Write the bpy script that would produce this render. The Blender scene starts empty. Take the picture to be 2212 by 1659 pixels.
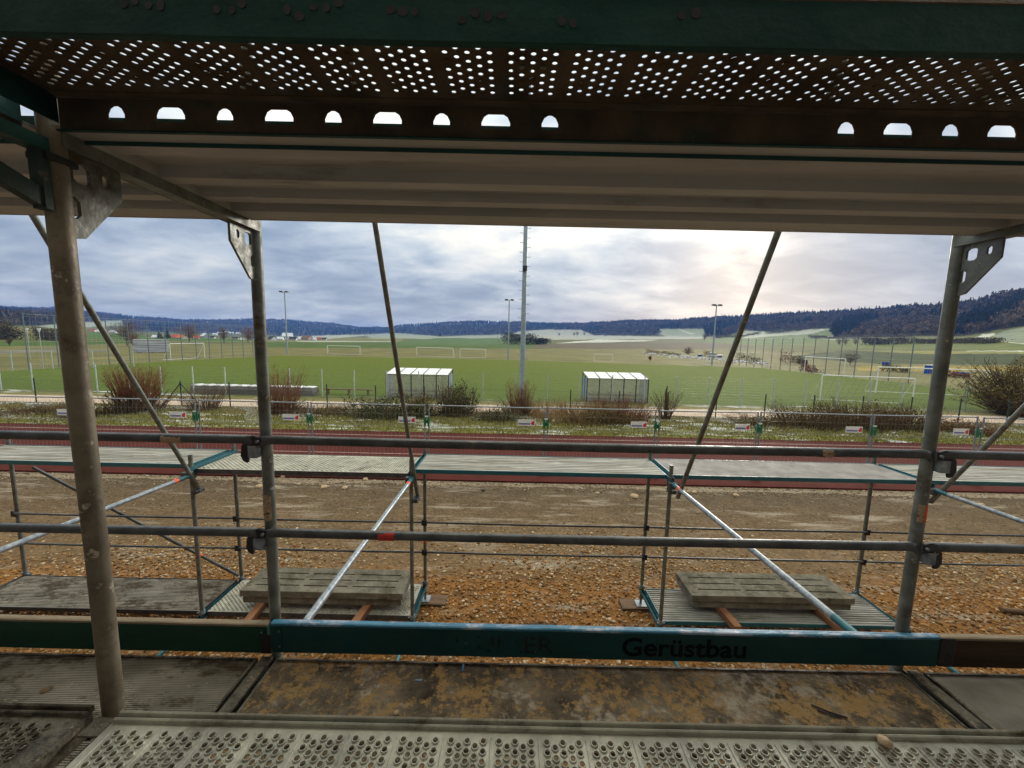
import bpy, bmesh, math, random
import numpy as np
from mathutils import Vector, Matrix
from mathutils.geometry import delaunay_2d_cdt
random.seed(7); rng = np.random.default_rng(11)
S = bpy.context.scene
COL = S.collection
R_ = math.radians
G = -3.95                                   # ground level; the lens is the origin

# ------------------------------------------------------------------ camera
FPX, PITCH, ROLL = 820.0, R_(6.5), R_(1.25)
CW, CH = 1106.0, 829.5
cr, sr, cp, sp = math.cos(ROLL), math.sin(ROLL), math.cos(PITCH), math.sin(PITCH)
def ray(x, y):
    dx, dy = x - CW, y - CH
    u, v = dx*cr + dy*sr, -dx*sr + dy*cr
    return np.array([u, FPX*cp - v*sp, -FPX*sp - v*cp])
def atY(x, y, Y): d = ray(x, y); return d*(Y/d[1])
def atZ(x, y, Z=G): d = ray(x, y); return d*(Z/d[2])
def atX(x, y, X): d = ray(x, y); return d*(X/d[0])
def proj(X, Y, Z):
    z = Y*cp - Z*sp; u = X/z*FPX; v = -(Y*sp + Z*cp)/z*FPX
    return CW + u*cr - v*sr, CH + u*sr + v*cr
cam = bpy.data.cameras.new('camera'); camo = bpy.data.objects.new('camera', cam); COL.objects.link(camo)
cam.sensor_width = 36; cam.lens = 36*FPX/2212; cam.clip_start = .02; cam.clip_end = 12000
r0, u0, f0 = Vector((1,0,0)), Vector((0,sp,cp)), Vector((0,cp,-sp))
rt, up = cr*r0 + sr*u0, -sr*r0 + cr*u0
m = Matrix((rt, up, -f0)).transposed().to_4x4(); camo.matrix_world = m
S.camera = camo
S.render.resolution_x, S.render.resolution_y = 1024, 768

# ------------------------------------------------------------------ sky, sun, exposure
sd = Vector(ray(1605, 507)).normalized()
SUN_EL, SUN_AZ = math.asin(sd.z), math.atan2(sd.x, sd.y)
W = bpy.data.worlds.new('World'); S.world = W; W.use_nodes = True
nt = W.node_tree; N = nt.nodes; L = nt.links; N.clear()
def nd(t, **k):
    n = N.new(t)
    for a, b in k.items(): setattr(n, a, b)
    return n
def mth(op, a, b=None, c=None):
    n = nd('ShaderNodeMath', operation=op)
    for i, v in enumerate((a, b, c)):
        if v is None: continue
        if isinstance(v, (int, float)): n.inputs[i].default_value = v
        else: L.new(v, n.inputs[i])
    return n.outputs[0]
tc = nd('ShaderNodeTexCoord'); sx = nd('ShaderNodeSeparateXYZ'); L.new(tc.outputs['Generated'], sx.inputs[0])
zc = mth('ADD', mth('MAXIMUM', sx.outputs[2], 0.0), 0.20)
cb = nd('ShaderNodeCombineXYZ'); L.new(mth('DIVIDE', sx.outputs[0], zc), cb.inputs[0]); L.new(mth('DIVIDE', sx.outputs[1], zc), cb.inputs[1])
def noise(scale, detail, rough, dist, mapsc, rot=0, loc=(0,0,0)):
    mp = nd('ShaderNodeMapping'); mp.inputs['Scale'].default_value = mapsc; mp.inputs['Rotation'].default_value = (0,0,rot); mp.inputs['Location'].default_value = loc
    L.new(cb.outputs[0], mp.inputs[0]); n = nd('ShaderNodeTexNoise'); n.inputs['Scale'].default_value = scale; n.inputs['Detail'].default_value = detail
    n.inputs['Roughness'].default_value = rough; n.inputs['Distortion'].default_value = dist; L.new(mp.outputs[0], n.inputs['Vector']); return n.outputs[0]
n1 = noise(.75, 7, .50, .35, (.8, 1.25, 1), R_(24), (3.1, 1.7, 0))
n2 = noise(3.2, 9, .56, .35, (.8, 1.0, 1), R_(-18), (8.0, 4.0, 0))
nn = mth('ADD', mth('MULTIPLY', n1, .64), mth('MULTIPLY', n2, .36))
rp = nd('ShaderNodeValToRGB'); L.new(nn, rp.inputs[0]); e = rp.color_ramp.elements
e[0].position = .36; e[0].color = (.105,.150,.245,1); e[1].position = .67; e[1].color = (.46,.47,.49,1)
for p, c in ((.45, (.165,.212,.310,1)), (.52, (.24,.29,.38,1)), (.585, (.335,.37,.435,1))):
    q = e.new(p); q.color = c
gain = mth('ADD', mth('MULTIPLY', mth('POWER', mth('MAXIMUM', sx.outputs[2], 0), 1.2), 5.0), 1.0)
dt = nd('ShaderNodeVectorMath', operation='DOT_PRODUCT'); L.new(tc.outputs['Generated'], dt.inputs[0]); dt.inputs[1].default_value = sd
dpos = mth('MAXIMUM', dt.outputs['Value'], 0)
gcol = nd('ShaderNodeCombineXYZ'); L.new(mth('MULTIPLY', mth('POWER', gain, 1.12), 1.0), gcol.inputs[0]); L.new(gain, gcol.inputs[1]); L.new(mth('POWER', gain, .72), gcol.inputs[2])   # the cloud thickens and turns neutral overhead
cl = nd('ShaderNodeMix', data_type='RGBA', blend_type='MULTIPLY'); cl.inputs[0].default_value = 1; L.new(rp.outputs[0], cl.inputs[6]); L.new(gcol.outputs[0], cl.inputs[7])
def addcol(prev, fac, col):
    a = nd('ShaderNodeMix', data_type='RGBA', blend_type='ADD'); L.new(fac, a.inputs[0]); L.new(prev, a.inputs[6]); a.inputs[7].default_value = (*col, 1); return a.outputs[2]
hz = mth('MULTIPLY', mth('POWER', mth('SUBTRACT', 1.0, mth('MAXIMUM', sx.outputs[2], 0)), 14), .9)
c_ = addcol(cl.outputs[2], hz, (.27,.225,.085))
c_ = addcol(c_, mth('MULTIPLY', mth('POWER', dpos, 45), mth('ADD', mth('MULTIPLY', nn, 3.6), -1.6)), (.40,.34,.25))
c_ = addcol(c_, mth('MULTIPLY', mth('POWER', dpos, 420), mth('ADD', mth('MULTIPLY', n2, 2.6), -.7)), (1.0,.86,.60))
c10 = nd('ShaderNodeVectorMath', operation='SCALE'); L.new(c_, c10.inputs[0]); c10.inputs['Scale'].default_value = 10.0
sky = nd('ShaderNodeTexSky', sky_type='NISHITA', sun_disc=False); sky.sun_elevation = SUN_EL; sky.sun_rotation = SUN_AZ; sky.dust_density = 2
mx = nd('ShaderNodeMix', data_type='RGBA'); mx.inputs[0].default_value = .93; L.new(sky.outputs[0], mx.inputs[6]); L.new(c10.outputs[0], mx.inputs[7])
bg = nd('ShaderNodeBackground'); bg.inputs[1].default_value = .1; L.new(mx.outputs[2], bg.inputs[0]); ow = nd('ShaderNodeOutputWorld'); L.new(bg.outputs[0], ow.inputs[0])
sl = bpy.data.lights.new('sun', 'SUN'); sl.energy = 1.5; sl.angle = R_(12); sl.color = (1, .92, .80)
so = bpy.data.objects.new('sun', sl); COL.objects.link(so); so.rotation_euler = sd.to_track_quat('Z', 'Y').to_euler(); so.location = (20, 30, 20)
S.view_settings.view_transform = 'Standard'; S.view_settings.look = 'None'; S.view_settings.gamma = 1; S.view_settings.exposure = 0.45

# ------------------------------------------------------------------ materials
def mat(name, c1, c2=None, scale=6, rough=.6, metal=0, bump=.15, bscale=70, dirt=None, dscale=3, dpos=(.52,.62), stretch=(1,1,1), attr=None, detail=6, grain=.0, dirt2=None, d2scale=9, d2pos=(.56,.6)):
    M = bpy.data.materials.new(name); M.use_nodes = True; T = M.node_tree; B = T.nodes['Principled BSDF']; K = T.links
    def n(t): return T.nodes.new(t)
    co = n('ShaderNodeTexCoord'); mp = n('ShaderNodeMapping'); K.new(co.outputs['Object'], mp.inputs[0]); mp.inputs['Scale'].default_value = stretch
    oi = n('ShaderNodeObjectInfo'); ad = n('ShaderNodeVectorMath'); ad.operation = 'MULTIPLY_ADD'; cmb = n('ShaderNodeCombineXYZ')
    for i in range(3): K.new(oi.outputs['Random'], cmb.inputs[i])
    K.new(cmb.outputs[0], ad.inputs[0]); ad.inputs[1].default_value = (37,19,53); K.new(mp.outputs[0], ad.inputs[2])
    V = ad.outputs[0]
    def nz(s, d=detail, r=.6):
        q = n('ShaderNodeTexNoise'); q.inputs['Scale'].default_value = s; q.inputs['Detail'].default_value = d; q.inputs['Roughness'].default_value = r; K.new(V, q.inputs['Vector']); return q.outputs[0]
    c2 = c2 or tuple(v*.6 for v in c1)
    r = n('ShaderNodeValToRGB'); K.new(nz(scale), r.inputs[0]); r.color_ramp.elements[0].position = .35; r.color_ramp.elements[1].position = .67
    r.color_ramp.elements[0].color = (*c2, 1); r.color_ramp.elements[1].color = (*c1, 1); out = r.outputs[0]
    if attr:
        a = n('ShaderNodeAttribute'); a.attribute_name = attr; x = n('ShaderNodeMix'); x.data_type = 'RGBA'; x.blend_type = 'MULTIPLY'; x.inputs[0].default_value = 1
        K.new(out, x.inputs[6]); K.new(a.outputs['Color'], x.inputs[7]); out = x.outputs[2]
    for dc, ds, dp in ((dirt, dscale, dpos), (dirt2, d2scale, d2pos)):
        if not dc: continue
        q = n('ShaderNodeMapRange'); src = nz(ds, 13, .72)
        if grain:
            g_ = n('ShaderNodeMix'); g_.data_type = 'FLOAT'; g_.inputs[0].default_value = grain; K.new(src, g_.inputs[2]); K.new(nz(ds*6.3, 6, .7), g_.inputs[3]); src = g_.outputs[0]
        K.new(src, q.inputs[0]); q.inputs[1].default_value = dp[0]; q.inputs[2].default_value = dp[1]
        x = n('ShaderNodeMix'); x.data_type = 'RGBA'; K.new(q.outputs[0], x.inputs[0]); K.new(out, x.inputs[6]); x.inputs[7].default_value = (*dc, 1); out = x.outputs[2]
    K.new(out, B.inputs['Base Color']); B.inputs['Metallic'].default_value = metal; B.inputs['Specular IOR Level'].default_value = .08 if rough >= .8 else (.3 if rough >= .6 else .5)
    rr = n('ShaderNodeMapRange'); K.new(nz(scale*2.3), rr.inputs[0]); rr.inputs[1].default_value = .3; rr.inputs[2].default_value = .7; rr.inputs[3].default_value = max(.05, rough-.15); rr.inputs[4].default_value = min(1, rough+.15); K.new(rr.outputs[0], B.inputs['Roughness'])
    if bump:
        b = n('ShaderNodeBump'); b.inputs['Strength'].default_value = bump; b.inputs['Distance'].default_value = .02; K.new(nz(bscale, 4), b.inputs['Height']); K.new(b.outputs[0], B.inputs['Normal'])
    return M
galvb  = mat('galvanised_muddy', (.235,.205,.15), (.105,.09,.062), 7, .55, .2, .12, 50, dirt=(.07,.05,.03), dscale=6, dpos=(.53,.66), dirt2=(.42,.38,.30), d2scale=12, d2pos=(.60,.64))
galv   = mat('galvanised_old', (.190,.205,.185), (.095,.105,.092), 11, .5, .25, .10, 60, dirt=(.065,.045,.025), dscale=8, dpos=(.53,.68), dirt2=(.40,.38,.32), d2scale=24, d2pos=(.62,.66))
galvd  = mat('galvanised_dark', (.105,.115,.125), (.05,.055,.063), 10, .42, .5, .12, 90, dirt=(.2,.17,.13), dscale=5, dpos=(.66,.74))
silver = mat('galvanised_new', (.33,.37,.40), (.13,.165,.21), 30, .42, .35, .05, 60)
teal   = mat('teal_paint', (.010,.125,.155), (.007,.08,.11), 9, .45, 0, .08, 80, dirt=(.25,.27,.26), dscale=16, dpos=(.66,.7))
tealtop= mat('blue_worn_paint', (.04,.20,.34), (.02,.13,.24), 12, .5, 0, .2, 50, dirt=(.30,.36,.48), dscale=9, dpos=(.52,.60), dirt2=(.30,.26,.2), d2scale=4, d2pos=(.68,.7), stretch=(.5,1,1))
tealbd = mat('dark_teal_board', (.006,.062,.068), (.004,.043,.050), 5, .6, 0, .12, 60, dirt=(.10,.12,.13), dscale=7, dpos=(.69,.76), dirt2=(.15,.11,.08), d2scale=3, d2pos=(.75,.78), stretch=(.4,1,1))
greenbd= mat('dark_green_board', (.006,.066,.040), (.004,.044,.028), 5, .6, 0, .15, 40, dirt=(.07,.06,.04), dscale=5, dpos=(.7,.8), stretch=(.25,1,1))
greenfl= mat('green_flange', (.003,.048,.044), (.002,.030,.029), 5, .65, 0, .15, 40, dirt=(.012,.012,.010), dscale=6, dpos=(.64,.67), stretch=(.7,1,1))
barewd = mat('bare_worn_wood', (.33,.27,.20), (.18,.15,.11), 7, .8, 0, .3, 50, stretch=(.12,1,1))
brownbd= mat('brown_board', (.055,.030,.015), (.024,.014,.008), 6, .75, 0, .4, 40, dirt=(.02,.014,.01), dscale=4, dpos=(.6,.7), stretch=(.12,1,1.4))
blackm = mat('dark_metal', (.035,.035,.042), (.02,.02,.024), 15, .5, .4, .1)
letter = mat('lettering_black', (.007,.009,.010), (.004,.006,.007), 12, .85, 0, 0)
letterf= mat('lettering_faded', (.012,.02,.022), (.010,.016,.018), 12, .7, 0, 0, dirt=(.006,.07,.076), dscale=9, dpos=(.47,.53), dirt2=(.10,.13,.14), d2scale=30, d2pos=(.62,.66))
alud   = mat('alu_deck', (.30,.28,.24), (.15,.14,.11), 6, .6, .1, .2, 60, dirt=(.07,.05,.028), dscale=4, dpos=(.49,.56), stretch=(.5,1,1), dirt2=(.40,.36,.28), d2scale=13, d2pos=(.60,.64), grain=.35)
aluds  = mat('alu_deck_clean', (.40,.40,.38), (.19,.19,.17), 6, .75, 0, .3, 40, dirt=(.16,.145,.11), dscale=5, dpos=(.52,.62), stretch=(.22,2.2,1), dirt2=(.60,.62,.64), d2scale=7, d2pos=(.60,.66))
aluun  = mat('deck_underside', (.45,.45,.43), (.33,.33,.315), 3, .55, .2, .06, 40, dirt=(.16,.145,.125), dscale=5, dpos=(.55,.70), stretch=(.25,1.5,1), dirt2=(.55,.54,.51), d2scale=11, d2pos=(.60,.66), grain=.2)
plydirt= mat('dirty_plywood', (.19,.155,.115), (.035,.030,.024), 6, .8, 0, 1.0, 30, dirt=(.27,.175,.08), dscale=5.5, dpos=(.495,.545), dirt2=(.30,.265,.22), d2scale=3.3, d2pos=(.535,.60), detail=12, grain=.42)
plygrey= mat('grey_plywood', (.22,.205,.175), (.12,.11,.095), 4, .65, 0, .15, 30, dirt=(.10,.075,.04), dscale=3, dpos=(.56,.66))
plylt  = mat('grey_deck_panel', (.27,.26,.26), (.18,.175,.175), 5, .8, 0, .15, 40, dirt=(.47,.45,.42), dscale=12, dpos=(.62,.68))
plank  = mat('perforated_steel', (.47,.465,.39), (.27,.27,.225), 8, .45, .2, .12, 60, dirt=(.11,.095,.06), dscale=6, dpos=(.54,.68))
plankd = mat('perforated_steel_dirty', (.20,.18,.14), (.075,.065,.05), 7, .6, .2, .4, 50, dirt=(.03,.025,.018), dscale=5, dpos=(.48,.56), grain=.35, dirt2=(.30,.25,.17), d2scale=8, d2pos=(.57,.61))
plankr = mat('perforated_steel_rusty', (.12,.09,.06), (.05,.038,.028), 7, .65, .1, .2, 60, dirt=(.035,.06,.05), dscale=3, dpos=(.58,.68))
concrete=mat('concrete', (.25,.235,.19), (.135,.128,.10), 6, .9, 0, .5, 50, dirt=(.085,.078,.05), dscale=4, dpos=(.50,.62), grain=.3, dirt2=(.46,.42,.35), d2scale=2.5, d2pos=(.64,.72))
consolem = mat('console_paint', (.030,.055,.048), (.015,.03,.027), 9, .6, .1, .1, 60, dirt=(.12,.11,.09), dscale=9, dpos=(.62,.68))
timber = mat('timber', (.34,.165,.085), (.20,.095,.05), 5, .75, 0, .3, 40, stretch=(3,.3,3))
timberd= mat('timber_old', (.20,.13,.09), (.11,.075,.05), 5, .8, 0, .4, 40, stretch=(.4,3,3))
orange = mat('orange_band', (.85,.10,.02), (.65,.07,.02), 20, .5, 0, 0)
sticker= mat('paper_sticker', (.48,.38,.27), (.30,.20,.13), 60, .8, 0, 0, dirt=(.07,.04,.03), dscale=50, dpos=(.55,.58), stretch=(1,1,1.5))
redtape= mat('red_tape', (.55,.03,.03), (.36,.02,.02), 40, .5, 0, .1)
brass  = mat('rivet_metal', (.40,.36,.22), (.25,.22,.14), 30, .4, .5, 0)
white  = mat('white_paint', (.78,.79,.78), (.66,.68,.68), 6, .5, 0, .03)
greycol= mat('grey_post', (.30,.37,.40), (.22,.27,.30), 5, .5, .3, .03)
fpost  = mat('fence_post_galvanised', (.46,.52,.50), (.34,.40,.38), 5, .5, .3, .03)
gpost  = mat('dark_green_post', (.010,.035,.030), (.006,.022,.02), 8, .5, 0, 0)
wirem  = mat('fence_wire', (.27,.28,.25), (.19,.20,.18), 5, .5, .3, 0)
clamp  = mat('green_clamp', (.005,.17,.055), (.004,.12,.04), 9, .5, 0, 0)
signred= mat('sign_red', (.62,.05,.06), (.5,.04,.05), 20, .5, 0, 0)
signblue=mat('sign_blue', (.16,.17,.40), (.12,.13,.3), 20, .5, 0, 0)
navy   = mat('navy_paint', (.012,.02,.06), (.008,.014,.04), 9, .4, 0, 0)
polyw  = mat('polycarbonate_white', (.80,.82,.84), (.70,.73,.76), 3, .4, 0, 0)
polyg  = mat('polycarbonate_grey', (.46,.47,.42), (.38,.40,.34), 3, .35, 0, 0); polyg.node_tree.nodes['Principled BSDF'].inputs['Alpha'].default_value = .42
polyb  = mat('polycarbonate_blue', (.36,.45,.60), (.28,.36,.5), 3, .35, 0, 0); polyb.node_tree.nodes['Principled BSDF'].inputs['Alpha'].default_value = .75
bark   = mat('bark', (.11,.075,.05), (.06,.042,.03), 8, .9, 0, 0)
twigr  = mat('twigs_red', (.24,.105,.055), (.12,.055,.03), 3, .9, 0, 0)
twigb  = mat('twigs_brown', (.15,.095,.05), (.075,.05,.03), 3, .9, 0, 0)
straw  = mat('dry_stems', (.38,.24,.11), (.22,.13,.06), 3, .9, 0, 0)
leafg  = mat('evergreen_leaves', (.115,.120,.042), (.040,.048,.018), 4, .7, 0, 0)
leafo  = mat('olive_leaves', (.20,.155,.055), (.085,.07,.028), 3, .8, 0, 0)
hedgeg = mat('hedge_brown', (.14,.11,.06), (.06,.05,.03), 2, .9, 0, 0)
bluep  = mat('blue_plastic', (.012,.08,.50), (.01,.06,.35), 6, .4, 0, 0)
facade = mat('facade_render', (.24,.22,.20), (.20,.18,.16), 2, .9, 0, .1)

# ------------------------------------------------------------------ mesh helpers
class MB:
    def __init__(s): s.v = []; s.f = []; s.sm = []
    def add(s, vs, fs, smooth=False):
        o = len(s.v); s.v += [tuple(map(float, p)) for p in vs]; s.f += [tuple(i+o for i in f) for f in fs]; s.sm += [smooth]*len(fs); return s
    def box(s, x0, x1, y0, y1, z0, z1, M=None):
        vs = [(x,y,z) for x in (x0,x1) for y in (y0,y1) for z in (z0,z1)]
        if M is not None: vs = [tuple(M @ Vector(p)) for p in vs]
        return s.add(vs, [(0,1,3,2),(4,6,7,5),(0,4,5,1),(2,3,7,6),(0,2,6,4),(1,5,7,3)])
    def bar(s, p0, p1, w, h, upv=(0,0,1)):
        a, b = Vector(p0), Vector(p1); d = (b-a).normalized(); sdv = d.cross(Vector(upv))
        if sdv.length < 1e-4: sdv = d.cross(Vector((0,1,0)))
        sdv.normalize(); u = sdv.cross(d)
        vs = [q + sdv*(i*w/2) + u*(j*h/2) for q in (a,b) for i,j in ((-1,-1),(1,-1),(1,1),(-1,1))]
        return s.add(vs, [(3,2,1,0),(4,5,6,7),(0,1,5,4),(1,2,6,5),(2,3,7,6),(3,0,4,7)])
    def tube(s, pts, r, n=12, cap=True):
        pts = [Vector(p) for p in pts]; k = len(pts); rs = r if isinstance(r, (list,tuple)) else [r]*k
        vs = []; prev = None
        for i, p in enumerate(pts):
            d = (pts[min(i+1,k-1)] - pts[max(i-1,0)]).normalized()
            a = d.orthogonal().normalized() if prev is None else (prev - d*prev.dot(d)).normalized()
            prev = a; b = d.cross(a)
            for j in range(n):
                t = 2*math.pi*j/n; vs.append(p + (a*math.cos(t) + b*math.sin(t))*rs[i])
        fs = [(i*n+j, i*n+(j+1)%n, (i+1)*n+(j+1)%n, (i+1)*n+j) for i in range(k-1) for j in range(n)]
        s.add(vs, fs, True)
        if cap: s.add(vs[:n], [tuple(range(n))[::-1]]); s.add(vs[-n:], [tuple(range(n))])
        return s
    def prism(s, poly, f, t):                 # poly in 2D, f(u,v,w)->xyz, thickness range t
        n = len(poly); vs = [f(u,v,t[0]) for u,v in poly] + [f(u,v,t[1]) for u,v in poly]
        return s.add(vs, [tuple(range(n))[::-1], tuple(range(n,2*n))] + [(i,(i+1)%n,n+(i+1)%n,n+i) for i in range(n)])
    def holed(s, poly, holes, f, t):          # plate with holes
        pts = [Vector(p) for p in poly]; edges = [(i,(i+1)%len(poly)) for i in range(len(poly))]; loops = [list(range(len(poly)))]
        for h in holes:
            o = len(pts); pts += [Vector(p) for p in h]; edges += [(o+i, o+(i+1)%len(h)) for i in range(len(h))]; loops.append(list(range(o, o+len(h))))
        vo, _, fo, *_r = delaunay_2d_cdt(pts, edges, [], 1, 1e-6) if False else delaunay_2d_cdt(pts, edges, [], 0, 1e-7)
        def inside(q, pl):
            c = False; j = len(pl)-1
            for i in range(len(pl)):
                (xi,yi),(xj,yj) = pl[i], pl[j]
                if (yi > q[1]) != (yj > q[1]) and q[0] < (xj-xi)*(q[1]-yi)/(yj-yi)+xi: c = not c
                j = i
            return c
        cents = [(sum(vo[i][0] for i in t3)/3, sum(vo[i][1] for i in t3)/3) for t3 in fo]
        bbs = [(min(p[0] for p in h), max(p[0] for p in h), min(p[1] for p in h), max(p[1] for p in h)) for h in holes]
        keep = []
        for t3, q in zip(fo, cents):
            if not inside(q, poly): continue
            if any(b[0] <= q[0] <= b[1] and b[2] <= q[1] <= b[3] and inside(q, h) for h, b in zip(holes, bbs)): continue
            keep.append(tuple(t3))
        n = len(vo)
        if t[0] == t[1]: s.add([f(p[0],p[1],t[0]) for p in vo], keep)
        else:
            s.add([f(p[0],p[1],w) for w in t for p in vo], [k[::-1] for k in keep] + [tuple(i+n for i in k) for k in keep])
            for pl in [poly]+list(holes):
                q = len(pl); s.add([f(u,v,w) for w in t for u,v in pl], [(i,(i+1)%q,q+(i+1)%q,q+i) for i in range(q)])
        return s
    def mesh(s, name, org=(0,0,0)):
        me = bpy.data.meshes.new(name); o = org
        me.from_pydata([(x-o[0],y-o[1],z-o[2]) for x,y,z in s.v], [], s.f); me.polygons.foreach_set('use_smooth', s.sm); me.update(); return me
def tag(o, label=None, cat=None, group=None, kind=None):
    for k, v in (('label',label),('category',cat),('group',group),('kind',kind)):
        if v: o[k] = v
    return o
def thing(name, label, cat, loc=(0,0,0), group=None):
    o = bpy.data.objects.new(name, None); o.empty_display_size = .1; o.location = loc; COL.objects.link(o); return tag(o, label, cat, group)
def worldloc(o):
    p = Vector(o.location); q = o.parent
    while q: p += q.location; q = q.parent
    return p
def part(name, mb, material, parent, label=None, kind=None, bevel=0, mesh=None):
    org = worldloc(parent); me = mesh or mb.mesh(name, org); o = bpy.data.objects.new(name, me)
    if not mesh: me.materials.append(material)
    o.parent = parent; COL.objects.link(o)
    if bevel: b = o.modifiers.new('bevel','BEVEL'); b.width = bevel; b.segments = 2; b.limit_method = 'ANGLE'
    return tag(o, label, None, None, kind)
def solo(name, mb, material, label=None, cat=None, loc=(0,0,0), group=None, kind=None, bevel=0):
    me = mb.mesh(name, loc); me.materials.append(material); o = bpy.data.objects.new(name, me); o.location = loc; COL.objects.link(o)
    if bevel: b = o.modifiers.new('bevel','BEVEL'); b.width = bevel; b.segments = 2; b.limit_method = 'ANGLE'
    return tag(o, label, cat, group, kind)
def copy_tree(o, parent=None):
    c = o.copy(); COL.objects.link(c); c.parent = parent
    for ch in [x for x in o.children]: copy_tree(ch, c)
    return c
def dup(o, loc, label=None, rz=None, scale=None):
    c = copy_tree(o); c.location = loc
    if rz is not None: c.rotation_euler = (0,0,rz)
    if scale: c.scale = (scale,)*3 if isinstance(scale,(int,float)) else scale
    if label: c['label'] = label
    return c
def circ(x, y, rx, ry=None, n=10, ph=0): return [(x+rx*math.cos(2*math.pi*i/n+ph), y+(ry or rx)*math.sin(2*math.pi*i/n+ph)) for i in range(n)]
def npmesh(name, V, F, material, cols=None, smooth=False):
    me = bpy.data.meshes.new(name); V = np.asarray(V, np.float32); F = np.asarray(F, np.int32); k = F.shape[1]
    me.vertices.add(len(V)); me.vertices.foreach_set('co', V.ravel()); me.loops.add(F.size); me.loops.foreach_set('vertex_index', F.ravel())
    me.polygons.add(len(F)); me.polygons.foreach_set('loop_start', np.arange(0, F.size, k, dtype=np.int32)); me.polygons.foreach_set('loop_total', np.full(len(F), k, np.int32))
    if smooth: me.polygons.foreach_set('use_smooth', np.ones(len(F), bool))
    me.update(); me.validate()
    if cols is not None:
        a = me.color_attributes.new('Col', 'FLOAT_COLOR', 'POINT'); c = np.ones((len(V),4), np.float32); c[:,:3] = cols; a.data.foreach_set('color', c.ravel())
    me.materials.append(material); return me
def link(name, me, **k):
    o = bpy.data.objects.new(name, me); COL.objects.link(o); return tag(o, **k)

# ------------------------------------------------------------------ terrain
RIDGE = np.array([(-300,655),(0,662),(120,665),(250,678),(320,684),(400,690),(480,690),(560,688),(640,690),(720,698),(780,706),(845,706),(865,700),(960,695),(1040,692),(1150,695),(1250,697),(1350,691),(1450,690),(1500,685),(1600,680),(1680,675),(1760,672),(1850,668),(1950,660),(2030,657),(2080,650),(2130,638),(2212,625),(2500,600)], float)
FOOT = np.array([(-300,700),(0,704),(130,705),(250,716),(640,727),(860,724),(1040,725),(1180,722),(1300,726),(1540,727),(1650,722),(1800,727),(2050,728),(2212,718),(2500,712)], float)
RX  = [-300,0,130,300,640,1040,1300,1540,1800,2050,2212,2500]
R1V = [420,480,700,1250,1500,1350,1050,900,620,430,360,330]
R2V = [1900,2000,2100,2300,2300,1750,1500,1300,1050,800,640,560]
def tan_el(x, y):
    d = np.array([ray(a, b) for a, b in zip(np.atleast_1d(x), np.atleast_1d(y))]); return d[:,2]/np.hypot(d[:,0], d[:,1])
XS = np.linspace(-500, 2700, 641)
e1 = tan_el(XS, np.interp(XS, FOOT[:,0], FOOT[:,1])); r1 = np.interp(XS, RX, R1V); r2 = np.interp(XS, RX, R2V)
e2 = tan_el(XS, np.interp(XS, RIDGE[:,0], RIDGE[:,1])); z1 = e1*r1; z2 = e2*r2 - 13
def hx(X, Y): return proj(np.asarray(X, float)*1e4, np.asarray(Y, float)*1e4, np.zeros_like(np.asarray(X, float)))[0]
RF = 135.0
def ter(X, Y):
    X = np.asarray(X, float); Y = np.asarray(Y, float); r = np.hypot(X, Y); x = np.clip(hx(X, np.maximum(Y, 1e-3)), -500, 2700)
    a1, a2, b1, b2 = (np.interp(x, XS, q) for q in (r1, r2, z1, z2))
    t = np.clip((r-RF)/(a1-RF), 0, 1); t2 = np.clip((r-a1)/(a2-a1), 0, 1); t3 = np.clip((r-a2)/900, 0, 1)
    z = G-.06 + (b1-G+.06)*t**1.35 + (b2-b1)*(.75*t2 + .25*t2*t2*(3-2*t2)) - 45*t3
    return z
def on_terrain(xs, ys):                       # pixel -> point on the ground
    xs = np.atleast_1d(np.asarray(xs, float)); ys = np.atleast_1d(np.asarray(ys, float))
    d = np.array([ray(a, b) for a, b in zip(xs, ys)]); h = np.hypot(d[:,0], d[:,1]); d = d/h[:,None]
    rr = np.exp(np.linspace(math.log(15), math.log(3000), 420)); out = np.zeros((len(xs),3)); 
    PX = d[:,0][:,None]*rr; PY = d[:,1][:,None]*rr; Z = ter(PX, PY); below = d[:,2][:,None]*rr < Z
    i = np.where(below.any(1), below.argmax(1), len(rr)-1); R = rr[i]
    out[:,0] = d[:,0]*R; out[:,1] = d[:,1]*R; out[:,2] = ter(out[:,0], out[:,1]); return out
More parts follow.
